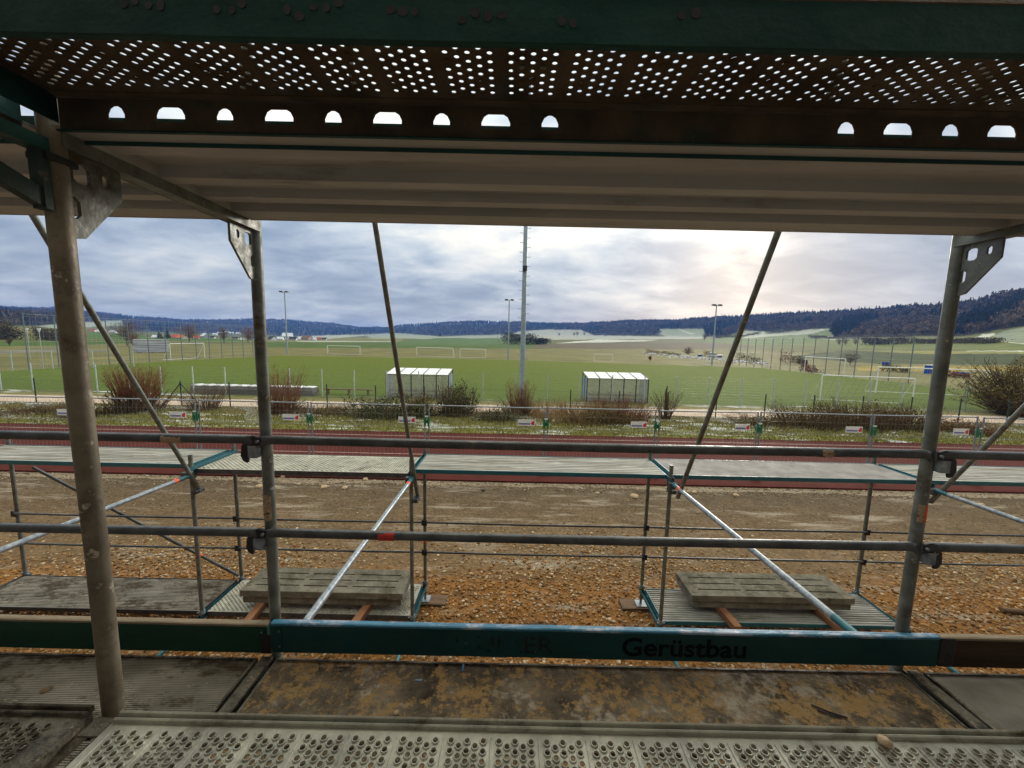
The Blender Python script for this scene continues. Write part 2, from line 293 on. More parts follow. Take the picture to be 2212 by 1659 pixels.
FIELDS = [
 ((.19,.175,.075), [(-600,900),(-600,735),(560,745),(1150,748),(1650,758),(2800,800),(2800,1200),(-600,1200)]),
 ((.085,.135,.030), [(560,739),(1150,740),(1300,752),(1150,754),(560,750)]),
 ((.20,.20,.09), [(560,729),(870,728),(870,739),(560,739)]),
 ((.42,.43,.42), [(640,736.3),(850,737),(850,739),(640,738.6)]),
 ((.42,.44,.42), [(640,727),(745,723),(800,724),(700,733),(640,733)]),
 ((.33,.36,.31), [(790,723),(855,719),(950,727),(1090,723),(1127,716),(1127,731),(980,733),(800,731)]),
 ((.10,.165,.055), [(865,738),(945,730),(1130,731),(1200,742),(1130,746),(865,745)]),
 ((.40,.41,.39), [(1110,722),(1130,715),(1173,712),(1255,712),(1280,724),(1440,727),(1523,727),(1510,732),(1420,733),(1340,733),(1160,734),(1110,730)]),
 ((.58,.59,.60), [(1200,741),(1290,733.5),(1425,735.5),(1340,739)]),
 ((.13,.105,.07), [(1160,743),(1250,741),(1340,740),(1500,740),(1650,748),(1500,755),(1150,752)]),
 ((.30,.34,.28), [(1405,710),(1524,710),(1523,728),(1436,727)]),
 ((.50,.51,.50), [(1463,711),(1470,711),(1500,721),(1495,723)]),
 ((.115,.17,.045), [(1500,738),(1560,729),(1700,716),(1790,712),(1800,730),(1900,735),(1830,742),(1700,748)]),
 ((.42,.44,.42), [(1605,714),(1670,716),(1800,709),(1745,722),(1605,730)]),
 ((.15,.175,.05), [(1700,745),(1850,729),(2060,729),(2300,735),(2300,757),(2060,757),(1830,752)]),
 ((.60,.62,.63), [(1990,761),(2100,757.5),(2300,758),(2300,760.5),(2100,760.5)]),
 ((.44,.45,.43), [(1740,728),(1800,727),(1880,732),(1800,734)]),
 ((.26,.245,.09), [(1830,757),(1990,758),(2300,760),(2300,765),(1990,765),(1830,762)]),
 ((.055,.072,.020), [(1700,771),(1830,756),(1990,764),(2300,764),(2300,790),(1900,786)]),
 ((.33,.25,.06), [(1850,790),(2300,793),(2300,803),(1850,801)]),
 ((.24,.28,.22), [(2145,735),(2158,718),(2212,705),(2400,690),(2400,745),(2212,740)]),
 ((.60,.61,.62), [(2106,731),(2120,722),(2140,719),(2152,721),(2146,727),(2118,733)]),
 ((.60,.61,.62), [(2130,736),(2212,741),(2300,745),(2300,747.5),(2212,743)]),
 ((.135,.14,.042), [(-400,690),(0,697),(60,702),(135,712),(150,735),(-400,745)]),
 ((.22,.19,.07), [(0,706),(60,709),(110,716),(60,722),(0,716)]),
 ((.34,.38,.35), [(80,704),(135,699),(262,692),(275,703),(200,706),(135,713)]),
 ((.075,.13,.025), [(-400,738),(0,738),(330,735),(330,739),(150,746),(0,748),(-400,752)]),
 ((.20,.19,.17), [(-400,758),(0,757),(135,753),(240,756),(240,760),(135,759),(0,764),(-400,768)]),
 ((.08,.15,.03), [(190,717),(330,726),(520,734),(520,739),(190,731)]),
]
def inpoly(px, py, poly):
    c = np.zeros(px.shape, bool); j = len(poly)-1
    for i in range(len(poly)):
        xi, yi = poly[i]; xj, yj = poly[j]
        k = ((yi > py) != (yj > py)); c ^= k & (px < (xj-xi)*(py-yi)/((yj-yi) or 1e-9)+xi); j = i
    return c
NA, NR = 760, 300
az = np.radians(np.linspace(-72, 72, NA)); rr = np.concatenate([[1.0], np.exp(np.linspace(math.log(14), math.log(3300), NR-1))])
AZ, RR = np.meshgrid(az, rr); TX, TY = np.sin(AZ)*RR, np.cos(AZ)*RR; TZ = ter(TX, TY)
pxx, pyy = proj(TX, TY, TZ); cols = np.empty(TX.shape+(3,)); cols[:] = (.135,.14,.05)
jx = 2.0*np.sin(TX*.05)+1.2*np.sin(TY*.13+TX*.03); jy = .35*np.sin(TX*.11)+.3*np.sin(TX*.047+2)
for c, poly in FIELDS: cols[inpoly(pxx+jx, pyy+jy, poly)] = c
FBASE = [(-600,700),(0,703),(85,704),(135,699),(262,692),(275,716),(640,727),(743,724),(855,720),(950,727),(1087,723),(1127,716),(1173,713),(1255,713),(1283,725),(1425,726),(1426,711),(1521,711),(1523,728),(1570,727),(1607,713),(1642,717),(1670,716),(1790,710),(1800,729),(1880,731),(1990,726),(2058,728),(2126,720),(2151,714),(2212,705),(2700,680)]
fb = np.interp(pxx, [p[0] for p in FBASE], [p[1] for p in FBASE])
forest = (pyy < fb-1.0) & (RR > np.interp(pxx, RX, R1V)*.75)
cols[forest] = (.045,.038,.03)
idx = np.arange(NA*NR).reshape(NR, NA); TF = np.stack([idx[:-1,:-1], idx[:-1,1:], idx[1:,1:], idx[1:,:-1]], -1).reshape(-1,4)
grassm = mat('fields', (.88,.87,.74), (.50,.53,.44), .12, .95, 0, .2, 3, attr='Col', detail=8)
link('ground', npmesh('ground', np.stack([TX,TY,TZ],-1).reshape(-1,3), TF[:, ::-1], grassm, cols.reshape(-1,3), True), kind='structure')

def sheet(name, x0, x1, y0, y1, z, material, thick=.25, nx=1):
    mb = MB().box(x0, x1, y0, y1, z-thick, z); return solo(name, mb, material, kind='structure')
def zone_mat(name, stops, axis=1, amp=1.2, nscale=.8, rough=.95, bump=.5, bscale=60, mott=None, fine=(60,.75,1.2), frost=None):
    """bands of colour along one axis with ragged edges"""
    M = bpy.data.materials.new(name); M.use_nodes = True; T = M.node_tree; K = T.links; B = T.nodes['Principled BSDF']; n = T.nodes.new
    co = n('ShaderNodeTexCoord'); sxx = n('ShaderNodeSeparateXYZ'); K.new(co.outputs['Object'], sxx.inputs[0])
    def nz(s, d=7, r=.6, st=None):
        q = n('ShaderNodeTexNoise'); q.inputs['Scale'].default_value = s; q.inputs['Detail'].default_value = d; q.inputs['Roughness'].default_value = r
        if st: mp = n('ShaderNodeMapping'); mp.inputs['Scale'].default_value = st; K.new(co.outputs['Object'], mp.inputs[0]); K.new(mp.outputs[0], q.inputs['Vector'])
        else: K.new(co.outputs['Object'], q.inputs['Vector'])
        return q.outputs[0]
    a = n('ShaderNodeMath'); a.operation = 'MULTIPLY_ADD'; K.new(nz(nscale, 7, .6, (.45,1,1)), a.inputs[0]); a.inputs[1].default_value = amp*2; K.new(sxx.outputs[axis], a.inputs[2])
    lo, hi = stops[0][0]-1, stops[-1][0]+1
    mr = n('ShaderNodeMapRange'); K.new(a.outputs[0], mr.inputs[0]); mr.inputs[1].default_value = lo+amp; mr.inputs[2].default_value = hi+amp
    r = n('ShaderNodeValToRGB'); K.new(mr.outputs[0], r.inputs[0]); els = r.color_ramp.elements
    for i, (p, c) in enumerate(stops):
        q = els[i] if i < 2 else els.new(.5); q.position = (p-lo)/(hi-lo); q.color = (*c, 1)
    out = r.outputs[0]
    def mul(out, fac, lo_, hi_):
        q = n('ShaderNodeMapRange'); K.new(fac, q.inputs[0]); q.inputs[1].default_value = .3; q.inputs[2].default_value = .7; q.inputs[3].default_value = lo_; q.inputs[4].default_value = hi_
        x = n('ShaderNodeMix'); x.data_type = 'RGBA'; x.blend_type = 'MULTIPLY'; x.inputs[0].default_value = 1; K.new(out, x.inputs[6]); K.new(q.outputs[0], x.inputs[7]); return x.outputs[2]
    out = mul(out, nz(fine[0], 4, .7), fine[1], fine[2]); out = mul(out, nz(2.2, 8, .65), .8, 1.18)
    for fr in ([mott] if mott else []) + ([frost] if frost else []):
        c, s, p0, p1, st = fr
        q = n('ShaderNodeMapRange'); K.new(nz(s, 9, .7, st), q.inputs[0]); q.inputs[1].default_value = p0; q.inputs[2].default_value = p1
        x = n('ShaderNodeMix'); x.data_type = 'RGBA'; K.new(q.outputs[0], x.inputs[0]); K.new(out, x.inputs[6]); x.inputs[7].default_value = (*c, 1); out = x.outputs[2]
    K.new(out, B.inputs['Base Color']); B.inputs['Roughness'].default_value = rough; B.inputs['Specular IOR Level'].default_value = .06
    b = n('ShaderNodeBump'); b.inputs['Strength'].default_value = bump; b.inputs['Distance'].default_value = .03; K.new(nz(bscale, 5, .7), b.inputs['Height']); K.new(b.outputs[0], B.inputs['Normal'])
    return M
OR, DU, DU2 = (.25,.122,.042), (.235,.193,.142), (.125,.092,.060)
yardm = zone_mat('yard_gravel', [(3,OR),(5.7,OR),(6.3,(.175,.118,.066)),(6.8,(.165,.125,.082)),(7.2,(.275,.232,.178)),(7.8,(.285,.24,.185)),(8.35,(.135,.098,.062)),(8.65,(.15,.11,.07)),(9.05,(.27,.222,.165)),(9.55,(.26,.21,.155)),(9.95,(.10,.076,.05))], amp=.42, nscale=1.1, bump=1.0, bscale=22, fine=(15,.50,1.45), mott=((.33,.29,.235), 2.2, .54, .70, (.3,1.6,1)), frost=((.10,.072,.045), 3.1, .55, .68, (.3,1.8,1)))
sheet('gravel_yard', -30, 34, -1, 10.25, G, yardm)
trackm = zone_mat('track_rubber', [(10,(.080,.021,.017)),(15.5,(.072,.020,.017))], amp=.4, bump=.2, bscale=90, fine=(90,.85,1.12), mott=((.075,.024,.021), .6, .60, .8, (.3,1.5,1)))
sheet('running_track', -30, 34, 10.25, 15.6, G+.05, trackm)
lanem = mat('lane_paint', (.42,.32,.29), (.24,.14,.12), 9, .8, 0, 0)
for y in (11.35, 12.55, 13.75, 14.95):
    solo('track_line', MB().box(-30, 34, y-.025, y+.025, G+.02, G+.054), lanem, kind='structure')
vergem = zone_mat('verge_grass', [(15,(.20,.155,.055)),(16,(.17,.175,.045)),(18.2,(.18,.18,.055)),(19.4,(.13,.115,.05)),(20.2,(.13,.10,.06))], amp=.6, bump=.9, bscale=30, fine=(30,.55,1.3), mott=((.20,.17,.055), 1.1, .55, .7, (.5,1,1)), frost=((.56,.58,.58), 1.7, .54, .60, (.35,1.3,1)))
sheet('grass_verge', -32, 36, 15.6, 20.4, G+.06, vergem)
pathm = zone_mat('footpath', [(20,(.46,.37,.30)),(23,(.50,.41,.34))], amp=.3, bump=.4, fine=(40,.85,1.12), mott=((.33,.24,.17), .8, .6, .72, (.4,1,1)))
sheet('footpath', -46, 40, 20.4, 22.6, G+.075, pathm)
margm = zone_mat('margin_grass', [(22,(.20,.17,.08)),(23.3,(.17,.16,.07)),(24.6,(.10,.12,.04))], amp=.5, bump=.6, bscale=30, fine=(25,.6,1.25), frost=((.58,.60,.61), .9, .55, .62, (.3,1.6,1)))
sheet('grass_margin', -46, 40, 22.6, 24.9, G+.06, margm)
pitchm = zone_mat('pitch_turf', [(24,(.075,.110,.022)),(40,(.085,.118,.018)),(60,(.110,.132,.014)),(78,(.098,.120,.014))], amp=4, nscale=.06, bump=.5, bscale=12, fine=(6,.85,1.12), mott=((.14,.135,.04), .10, .62, .78, (1,2.2,1)))
mb = MB(); mb.prism([(-47,24.9),(40,24.9),(46,40),(45,68.5),(-1,78.5),(-46,76),(-49,45)], lambda u,v,w: (u,v,w), (G-.2, G+.05)); solo('pitch', mb, pitchm, kind='structure')
wline = mat('pitch_line', (.55,.56,.52), (.3,.34,.22), 3, .9, 0, 0)
mb = MB(); 
for a, b in (((-46,76),(-1,78.3)), ((-1,78.3),(45,68.3))): mb.bar((a[0],a[1]+.25,G+.05), (b[0],b[1]+.25,G+.05), .16, .02)
solo('pitch_edge_line', mb, wline, kind='structure')
# wall of the building the scaffold stands against, behind the lens
mb = MB().box(-25, 25, -1.2, -.8, G, 8.0); solo('building_facade', mb, facade, 'plain rendered building facade that the scaffold stands against', 'building')

# ================================================================== facade scaffold
XL, XR, BAY = -1.13, 1.928, 3.058
YA, YB = .98, 1.71                          # inner and outer posts
RT = .0242
def gusset(mb, X, Yp, sgn):                 # head plate beside a post; sgn: +1 runs outwards, -1 runs inwards
    z = .446
    poly = [(.015,0),(.155,0),(.155,-.075),(.05,-.205),(.02,-.212),(.015,-.205)]
    rr_ = lambda x0,x1,y0,y1,c=.008: [(x0+c,y0),(x1-c,y0),(x1,y0+c),(x1,y1-c),(x1-c,y1),(x0+c,y1),(x0,y1-c),(x0,y0+c)]
    holes = [rr_(.035,.075,-.068,-.018), rr_(.105,.124,-.058,-.020,.009), rr_(.020,.045,-.160,-.105,.011)]
    mb.holed(poly, holes, lambda u,v,w: (X+w, Yp+sgn*u, z+v), (-.005,.005))
def make_frame(X, label, side, stick=None):
    t = thing('scaffold_frame', label, 'scaffold frame', (X, (YA+YB)/2, G))
    for y in (YA, YB):
        mb = MB(); n = 28
        zs = [G+.02, -2.6, -1.62, -1.2, -.6, -.1, .3, .7, 1.9]
        mb.tube([(X + .0012*math.sin(k*2.1), y + .001*math.cos(k*1.7), z) for k, z in enumerate(zs)], RT, n); p = part('post', mb, galvb if y == YA else galv, t)
        part('spigot_collar', MB().tube([(X,y,.555),(X,y,.61)], RT+.004, 20), galv, p)
        part('base_plate', MB().box(X-.07, X+.07, y-.07, y+.07, G+.0, G+.012), galv, t)
    for z in (.446, -1.615):
        mb = MB()                            # U-shaped transom
        y0, y1 = YA+.0, YB-.0
        mb.box(X-.024, X+.024, y0, y1, z, z+.004).box(X-.027, X-.0235, y0, y1, z-.001, z+.052).box(X+.0235, X+.027, y0, y1, z-.001, z+.052)
        part('transom', mb, galv, t)
    for y, s_ in ((YA, 1), (YB, -1)):
        mb = MB(); gusset(mb, X, y, s_); part('gusset_plate', mb, galv, t)
    # guard rail pockets with wedges on the outer post
    for zr in (-.472, -.912):
        sx_ = side
        mb = MB(); xa = X + sx_*.012; xb = X + sx_*.052; x0, x1 = min(xa,xb), max(xa,xb)
        mb.box(x0, x1, YB-.052, YB-.047, zr-.080, zr-.022); mb.box(x0, x0+.004, YB-.0475, YB-.012, zr-.080, zr-.022); mb.box(x1-.004, x1, YB-.0475, YB-.012, zr-.080, zr-.022)
        pk = part('rail_pocket', mb, silver, t, bevel=.002)
        pts = [(-.01,.024),(.024,.034),(.054,.020),(.078,-.016),(.084,-.062),(.072,-.086),(.054,-.094),(.046,-.055),(.028,-.022),(-.006,-.008)]
        mb = MB(); mb.prism([(X + sx_*(.006+u), zr + v - .01) for u, v in pts] if sx_ > 0 else [(X + sx_*(.006+u), zr + v - .01) for u, v in pts][::-1], lambda u,v,w: (u, w, v), (YB-.046, YB-.032))
        wd = part('wedge', mb, blackm, t, bevel=.0015)
        part('bolt', MB().tube([(X+sx_*.006, YB-.055, zr-.002),(X+sx_*.006, YB-.03, zr-.002)], .007, 8), silver, t)
        if zr < -.6 and side > 0:
            for k in range(2):
                part('wedge_slot', MB().box(X+.036, X+.040, YB-.0475, YB-.0462, zr-.050-.0, zr-.02, ) if False else MB().bar((X+.037+k*.011, YB-.0468, zr-.030-k*.009),(X+.054+k*.011, YB-.0468, zr-.014-k*.009), .004, .001, (0,1,0)), brass, wd)
    if stick:
        z0, z1, ang0, ang1, m_ = stick
        mb = MB(); n = 14; vs = []; fs = []
        for k in range(n+1):
            a = R_(ang0 + (ang1-ang0)*k/n); vs += [(X+(RT+.0012)*math.cos(a), YB+(RT+.0012)*math.sin(a), z) for z in (z0, z1)]
        fs = [(2*k, 2*k+2, 2*k+3, 2*k+1) for k in range(n)]; mb.add(vs, fs, True); part('sticker', mb, m_, t)
    return t
fl = make_frame(XL, 'galvanised scaffold frame between the green and the lettered toe board', -1, (-.86, -.735, -170, -40, sticker))
frt = make_frame(XR, 'galvanised scaffold frame with orange sticker, between lettered and brown toe board', 1, (-.80, -.715, -150, -95, sticker))
mb = MB(); n = 10; vs = []
for k in range(n+1):
    a = R_(-94 + 40*k/n); vs += [(XR+(RT+.0014)*math.cos(a), YB+(RT+.0014)*math.sin(a), z) for z in (-.80, -.715)]
mb.add(vs, [(2*k,2*k+2,2*k+3,2*k+1) for k in range(n)], True); part('orange_sticker', mb, orange, frt)
f3 = copy_tree(fl); f3.location.x = XL-BAY; f3['label'] = 'galvanised scaffold frame at the far end of the green toe board'
f4 = copy_tree(frt); f4.location.x = XR+BAY; f4['label'] = 'galvanised scaffold frame at the far end of the brown toe board'
for y in (YA, YB):
    for X in (XL-BAY, XL, XR, XR+BAY):
        pass
# guard rails
def guard_rail(x0, x1, z, label, tape=None):
    t = thing('guard_rail', label, 'guard rail', ((x0+x1)/2, YB-.03, z))
    a, b = x0+.05, x1-.06; r = .0205; mb = MB(); y = YB-.038
    sag = .004
    pts = [(a+(b-a)*k/10, y, z - sag*math.sin(math.pi*k/10)) for k in range(11)]
    mb.tube(pts, [r]*11, 20); p = part('tube', mb, galvd, t)
    for xe, xi, s_ in ((x0-.005, a, 1), (x1-.028, b, -1)):
        mb = MB(); k = 5; vs = []
        rs = 7; n = 16
        for i in range(rs):                   # flattened, drooping end
            q = i/(rs-1); x = xi + (xe-xi)*q; ry = r*(1-q) + .004*q; rz = r*(1-.0*q) + .004*q; zz = z - .016*q*q
            vs += [(x, y + ry*math.cos(2*math.pi*j/n), zz + rz*math.sin(2*math.pi*j/n)) for j in range(n)]
        fs = [(i*n+j, i*n+(j+1)%n, (i+1)*n+(j+1)%n, (i+1)*n+j) for i in range(rs-1) for j in range(n)]
        mb.add(vs, fs, True); mb.add(vs[-n:], [tuple(range(n))]); part('flattened_end', mb, galvd, t)
    if tape:
        for xt, m_, w in tape: part('tape_band', MB().tube([(xt-w/2,y,z-.0035),(xt+w/2,y,z-.0035)], r+.0012, 20), m_, t)
    return t
XLL, XRR = XL-BAY, XR+BAY
zU, zL = -.468, -.910
wornp = sticker
guard_rail(XLL, XL, zU, 'upper guard rail tube above the green toe board', [(-1.52, sticker, .09)])
guard_rail(XL, XR, zU, 'long upper guard rail tube above the lettered toe board', [(1.42, sticker, .05)])
guard_rail(XR, XRR, zU, 'upper guard rail tube above the brown toe board')
guard_rail(XLL, XL, zL, 'lower guard rail tube above the green toe board')
guard_rail(XL, XR, zL, 'lower guard rail tube with red tape band above the lettered toe board', [(float(atY(836,1147,YB-.04)[0]), redtape, .075)])
guard_rail(XR, XRR, zL, 'lower guard rail tube above the brown toe board')

# toe boards
YT = 1.66
def text_mesh(txt, size, depth, bold=.0034):
    c = bpy.data.curves.new('txt', 'FONT'); c.body = txt; c.size = size; c.extrude = depth; c.offset = bold*size/.1*.5
    o = bpy.data.objects.new('txt', c); COL.objects.link(o); bpy.context.view_layer.update()
    me = bpy.data.meshes.new_from_object(o.evaluated_get(bpy.context.evaluated_depsgraph_get())); bpy.data.objects.remove(o); bpy.data.curves.remove(c); return me
def toe_board(x0, x1, zb, zt, body, cap, label, tilt=0):
    t = thing('toe_board', label, 'toe board', ((x0+x1)/2, YT, zb))
    n = 24; mb = MB(); rnd = random.Random(x0)
    vs = []; 
    for k in range(n+1):
        x = x0+(x1-x0)*k/n; dz = tilt*(k/n-.5) + rnd.uniform(-.0012,.0012)
        for (y,z) in ((YT-.0145,zb),(YT+.0145,zb),(YT+.0145,zt-.012),(YT-.0145,zt-.012)): vs.append((x,y+.0,z+dz))
    fs = [(4*k+j, 4*k+(j+1)%4, 4*k+4+(j+1)%4, 4*k+4+j) for k in range(n) for j in range(4)] + [(0,1,2,3),(4*n+3,4*n+2,4*n+1,4*n)]
    mb.add(vs, fs); part('board', mb, body, t)
    mb = MB(); vs = []
    for k in range(n+1):
        x = x0+(x1-x0)*k/n; dz = tilt*(k/n-.5) + rnd.uniform(-.0015,.0015)
        for (y,z) in ((YT-.016,zt-.012),(YT-.0155,zt-.003),(YT-.010,zt),(YT+.010,zt),(YT+.0155,zt-.003),(YT+.016,zt-.012)): vs.append((x,y,z+dz))
    fs = [(6*k+j, 6*k+j+1, 6*k+7+j, 6*k+6+j) for k in range(n) for j in range(5)] + [(5,4,3,2,1,0),(6*n,6*n+1,6*n+2,6*n+3,6*n+4,6*n+5)]
    mb.add(vs, [f[::-1] for f in fs]); part('top_edge', mb, cap, t)
    return t
def bracket(t, x0, x1, zb, zt, m_):
    b = part('end_bracket', MB().box(x0, x1, YT-.0185, YT-.0148, zb+.018, zt-.022), m_, t, bevel=.001)
    for z in (zb+.035, zt-.038):
        part('rivet', MB().tube([(x1-.012 if x1 < x0+.09 else x1, YT-.0215, z),(x1-.012 if x1 < x0+.09 else x1, YT-.018, z)], .0045, 8), brass, b)
tb = toe_board(XLL-.02, XL+.0, -1.500, -1.352, greenbd, barewd, 'dark green wooden toe board with bare worn top edge', .0)
bracket(tb, XL-.075, XL-.012, -1.500, -1.352, greenbd)
tm = toe_board(XL+.018, XR+.115, -1.495, -1.345, tealbd, tealtop, 'dark teal toe board lettered Gerüstbau with blue worn top edge')
bracket(tm, XL+.02, XL+.07, -1.495, -1.345, tealbd)
tr = toe_board(XR+.125, XRR+.1, -1.495, -1.345, brownbd, barewd, 'weathered brown wooden toe board with black end')
part('black_end', MB().box(XR+.118, XR+.19, YT-.0175, YT+.0175, -1.49, -1.348), blackm, tr, bevel=.003)
part('bracket_strap', MB().box(XL-.03, XL+.02, YT-.024, YT-.020, -1.495, -1.40), blackm, tb, bevel=.001)
def board_text(txt, xa, xb, z, size, m_, nm, bold=.0034):
    me = text_mesh(txt, size, .0006, bold); xs = [v.co.x for v in me.vertices]; w = max(xs)-min(xs); k = (xb-xa)/w
    o = worldloc(tm)
    for v in me.vertices:
        x, y, zz = v.co; v.co = ((x-min(xs))*k + xa - o.x, -zz + YT-.0158 - o.y, y + z - o.z)
    me.materials.append(m_); part(nm, None, m_, tm, mesh=me)
board_text('Gerüstbau', .549, 1.135, -1.470, .128, letter, 'lettering')
board_text('MÜLLER', -.238, .224, -1.470, .120, letterf, 'faded_lettering', 0)

# outer decks
YD0, YD1 = 1.03, 1.638
def ribbed_profile(y0, y1, z0, z1, pitch, depth, duty=.5):
    n = max(1, round((y1-y0)/pitch)); p = (y1-y0)/n; pts = [(y0,z0)]
    for k in range(n):
        a = y0+k*p; pts += [(a+p*.08,z1),(a+p*duty,z1),(a+p*(duty+.08),z1-depth),(a+p*.98,z1-depth)]
    pts += [(y1,z1-depth),(y1,z0)]; return pts
def deck(name, x0, x1, y0, y1, ztop, top_m, edge_m, label, rib=None, thick=.055, panel_z=None):
    t = thing(name, label, 'scaffold deck', ((x0+x1)/2, (y0+y1)/2, ztop-thick))
    mb = MB()
    if rib: mb.prism(ribbed_profile(y0+.012, y1-.012, ztop-.012, ztop-.001, *rib), lambda u,v,w: (w,u,v), (x0+.012, x1-.012))
    else: mb.box(x0+.012, x1-.012, y0+.012, y1-.012, ztop-.013, ztop-.001)
    part('deck_panel', mb, top_m, t)
    for ya, yb in ((y0, y0+.012), (y1-.012, y1)):
        mb = MB().box(x0, x1, ya, yb, ztop-thick, ztop+.003); part('side_rail', mb, edge_m, t, bevel=.002)
    for xa, xb in ((x0, x0+.012), (x1-.012, x1)):
        mb = MB().box(xa, xb, y0+.0125, y1-.0125, ztop-thick, ztop+.002)
        s_ = -1 if xa == x0 else 1
        part('end_cap', mb, edge_m, t)
        for k in (.2,.8):
            yy = y0+(y1-y0)*k; mb = MB(); xm = x0 if s_ < 0 else x1
            mb.box(min(xm, xm+s_*.022), max(xm, xm+s_*.022), yy-.03, yy+.03, ztop-.032, ztop-.022); part('hook', mb, edge_m, t)
    return t
ZD = -1.520
deck('deck_board', XLL+.03, XL-.045, YD0, YD1, ZD, alud, plankd, 'finely grooved grey deck board behind the green toe board', (.0082,.0022,.55))
deck('deck_board', XL+.045, XR-.05, YD0, YD1, ZD, plydirt, plankd, 'mud-stained plywood deck board behind the lettered toe board')
deck('deck_board', XR+.05, XRR-.03, YD0, YD1, ZD, plygrey, plankd, 'grey plywood deck board behind the brown toe board')
for X, lb in ((XL,'mud-stained plywood and grooved'), (XR,'mud-stained and grey plywood')):
    mb = MB().box(X-.026, X+.026, YA+.03, YB-.07, ZD-.006, ZD+.010); solo('deck_locking_bar', mb, plankd, 'dark locking bar between the %s deck boards' % lb, 'locking bar', (X, 1.3, ZD), bevel=.004)
# decks overhead, seen from below
ZO = .476
def over_deck(x0, x1, label):
    t = thing('overhead_deck', label, 'scaffold deck', ((x0+x1)/2, (YD0+YD1)/2, ZO))
    y0, y1 = YD0, YD1; mb = MB()
    prof = [(0,0),(.006,0),(.007,.012),(.084,.012),(.088,.034),(.196,.034),(.198,.0),(.250,0),(.253,.024),(.300,.024),(.303,.030),(.358,.030),(.360,.002),(.410,.002),(.413,.046),(.498,.046),(.502,0),(.608,0)]
    poly = [(y0+u, ZO+v) for u, v in prof] + [(y1, ZO+.058),(y0, ZO+.058)]
    mb.prism(poly, lambda u,v,w: (w,u,v), (x0,x1)); part('profile_panel', mb, aluun, t)
    part('edge_lip', MB().box(x0, x1, y0-.004, y0-.0005, ZO-.004, ZO+.062), greenfl, t); part('edge_lip', MB().box(x0, x1, y1+.0005, y1+.004, ZO-.002, ZO+.062), aluun, t)
    for xa in (x0-.012, x1+.0005): part('end_cap', MB().box(xa, xa+.0115, y0, y1, ZO+.002, ZO+.056), aluun, t)
    return t
over_deck(XLL+.03, XL-.03, 'profiled metal deck overhead, above the green toe board')
over_deck(XL+.03, XR-.03, 'long profiled metal deck overhead, above the lettered toe board')
over_deck(XR+.03, XRR-.03, 'profiled metal deck overhead, above the brown toe board')
for x0, x1, lb in ((XLL+.04, XL-.03,'green'), (XL+.03, XR-.03,'lettered'), (XR+.03, XRR-.03,'brown')):
    mb = MB(); mb.prism([(.952,ZO+.004),(1.022,ZO+.004),(1.022,ZO+.012),(.952,ZO+.012)], lambda u,v,w: (w,u,v), (x0,x1))
    solo('gap_cover_strip', mb, aluun, 'narrow metal strip closing the overhead gap above the %s toe board' % lb, 'cover strip', ((x0+x1)/2, .987, ZO))
mud0 = mat('dried_mud', (.12,.085,.05), (.06,.04,.025), 60, .95, 0, 0)
mb = MB(); p_ = atZ(575,436,ZO+.023); mb.prism([(-.022,-.010),(.004,-.016),(.024,-.004),(.018,.012),(-.004,.008),(-.020,.014)], lambda u,v,w: (p_[0]+u, p_[1]+v, w+.3*u*u), (ZO+.019, ZO+.0202)); solo('torn_tape', mb, sticker, 'torn scrap of paper stuck under the long overhead deck', 'paper scrap', tuple(p_))
# perforated steel planks
def hole_tile(w, y0, y1, rim):
    """one repeat of the punched pattern: plate with round holes, rims standing up"""
    mb = MB(); holes = []; pitch = .0423; dy = .0126 if rim else .0115; rows = int((y1-y0-.05)/dy)
    for k in range(rows):
        y = y1-.030 - k*dy
        xs = [.0205,.0628,.1051] if k % 2 == 0 else [.0416,.0840]
        for x in xs: holes.append((x, y))
    hs = [circ(x, y, .0073 if rim else .0055, n=9) for x, y in holes]
    mb.holed([(0,y0),(w,y0),(w,y1),(0,y1)], hs, lambda u,v,q: (u,v,q), (0,0))
    if not rim:
        for h_ in hs: mb.add([(u,v,w_) for w_ in (.0002,-.0022) for u,v in h_], [(j,(j+1)%9,9+(j+1)%9,9+j) for j in range(9)])
    if rim:
        for x, y in holes:
            a, b, c = circ(x,y,.0104,n=9), circ(x,y,.0088,n=9), circ(x,y,.0072,n=9)
            vs = [(u,v,.0004) for u,v in a] + [(u,v,.0042) for u,v in b] + [(u,v,.0040) for u,v in c] + [(u,v,-.0015) for u,v in c]
            mb.add(vs, [(i*9+j, i*9+(j+1)%9, (i+1)*9+(j+1)%9, (i+1)*9+j) for i in range(3) for j in range(9)], True)
        mb.prism([(-.0025,0),(-.001,.0022),(.001,.0022),(.0025,0)], lambda u,v,q: (u,q,v), (y0+.012,y1-.02))
    return mb
TW = .1256
tile_a = hole_tile(TW, -.15, .15, True); tile_b = hole_tile(TW, -.10, .15, False)
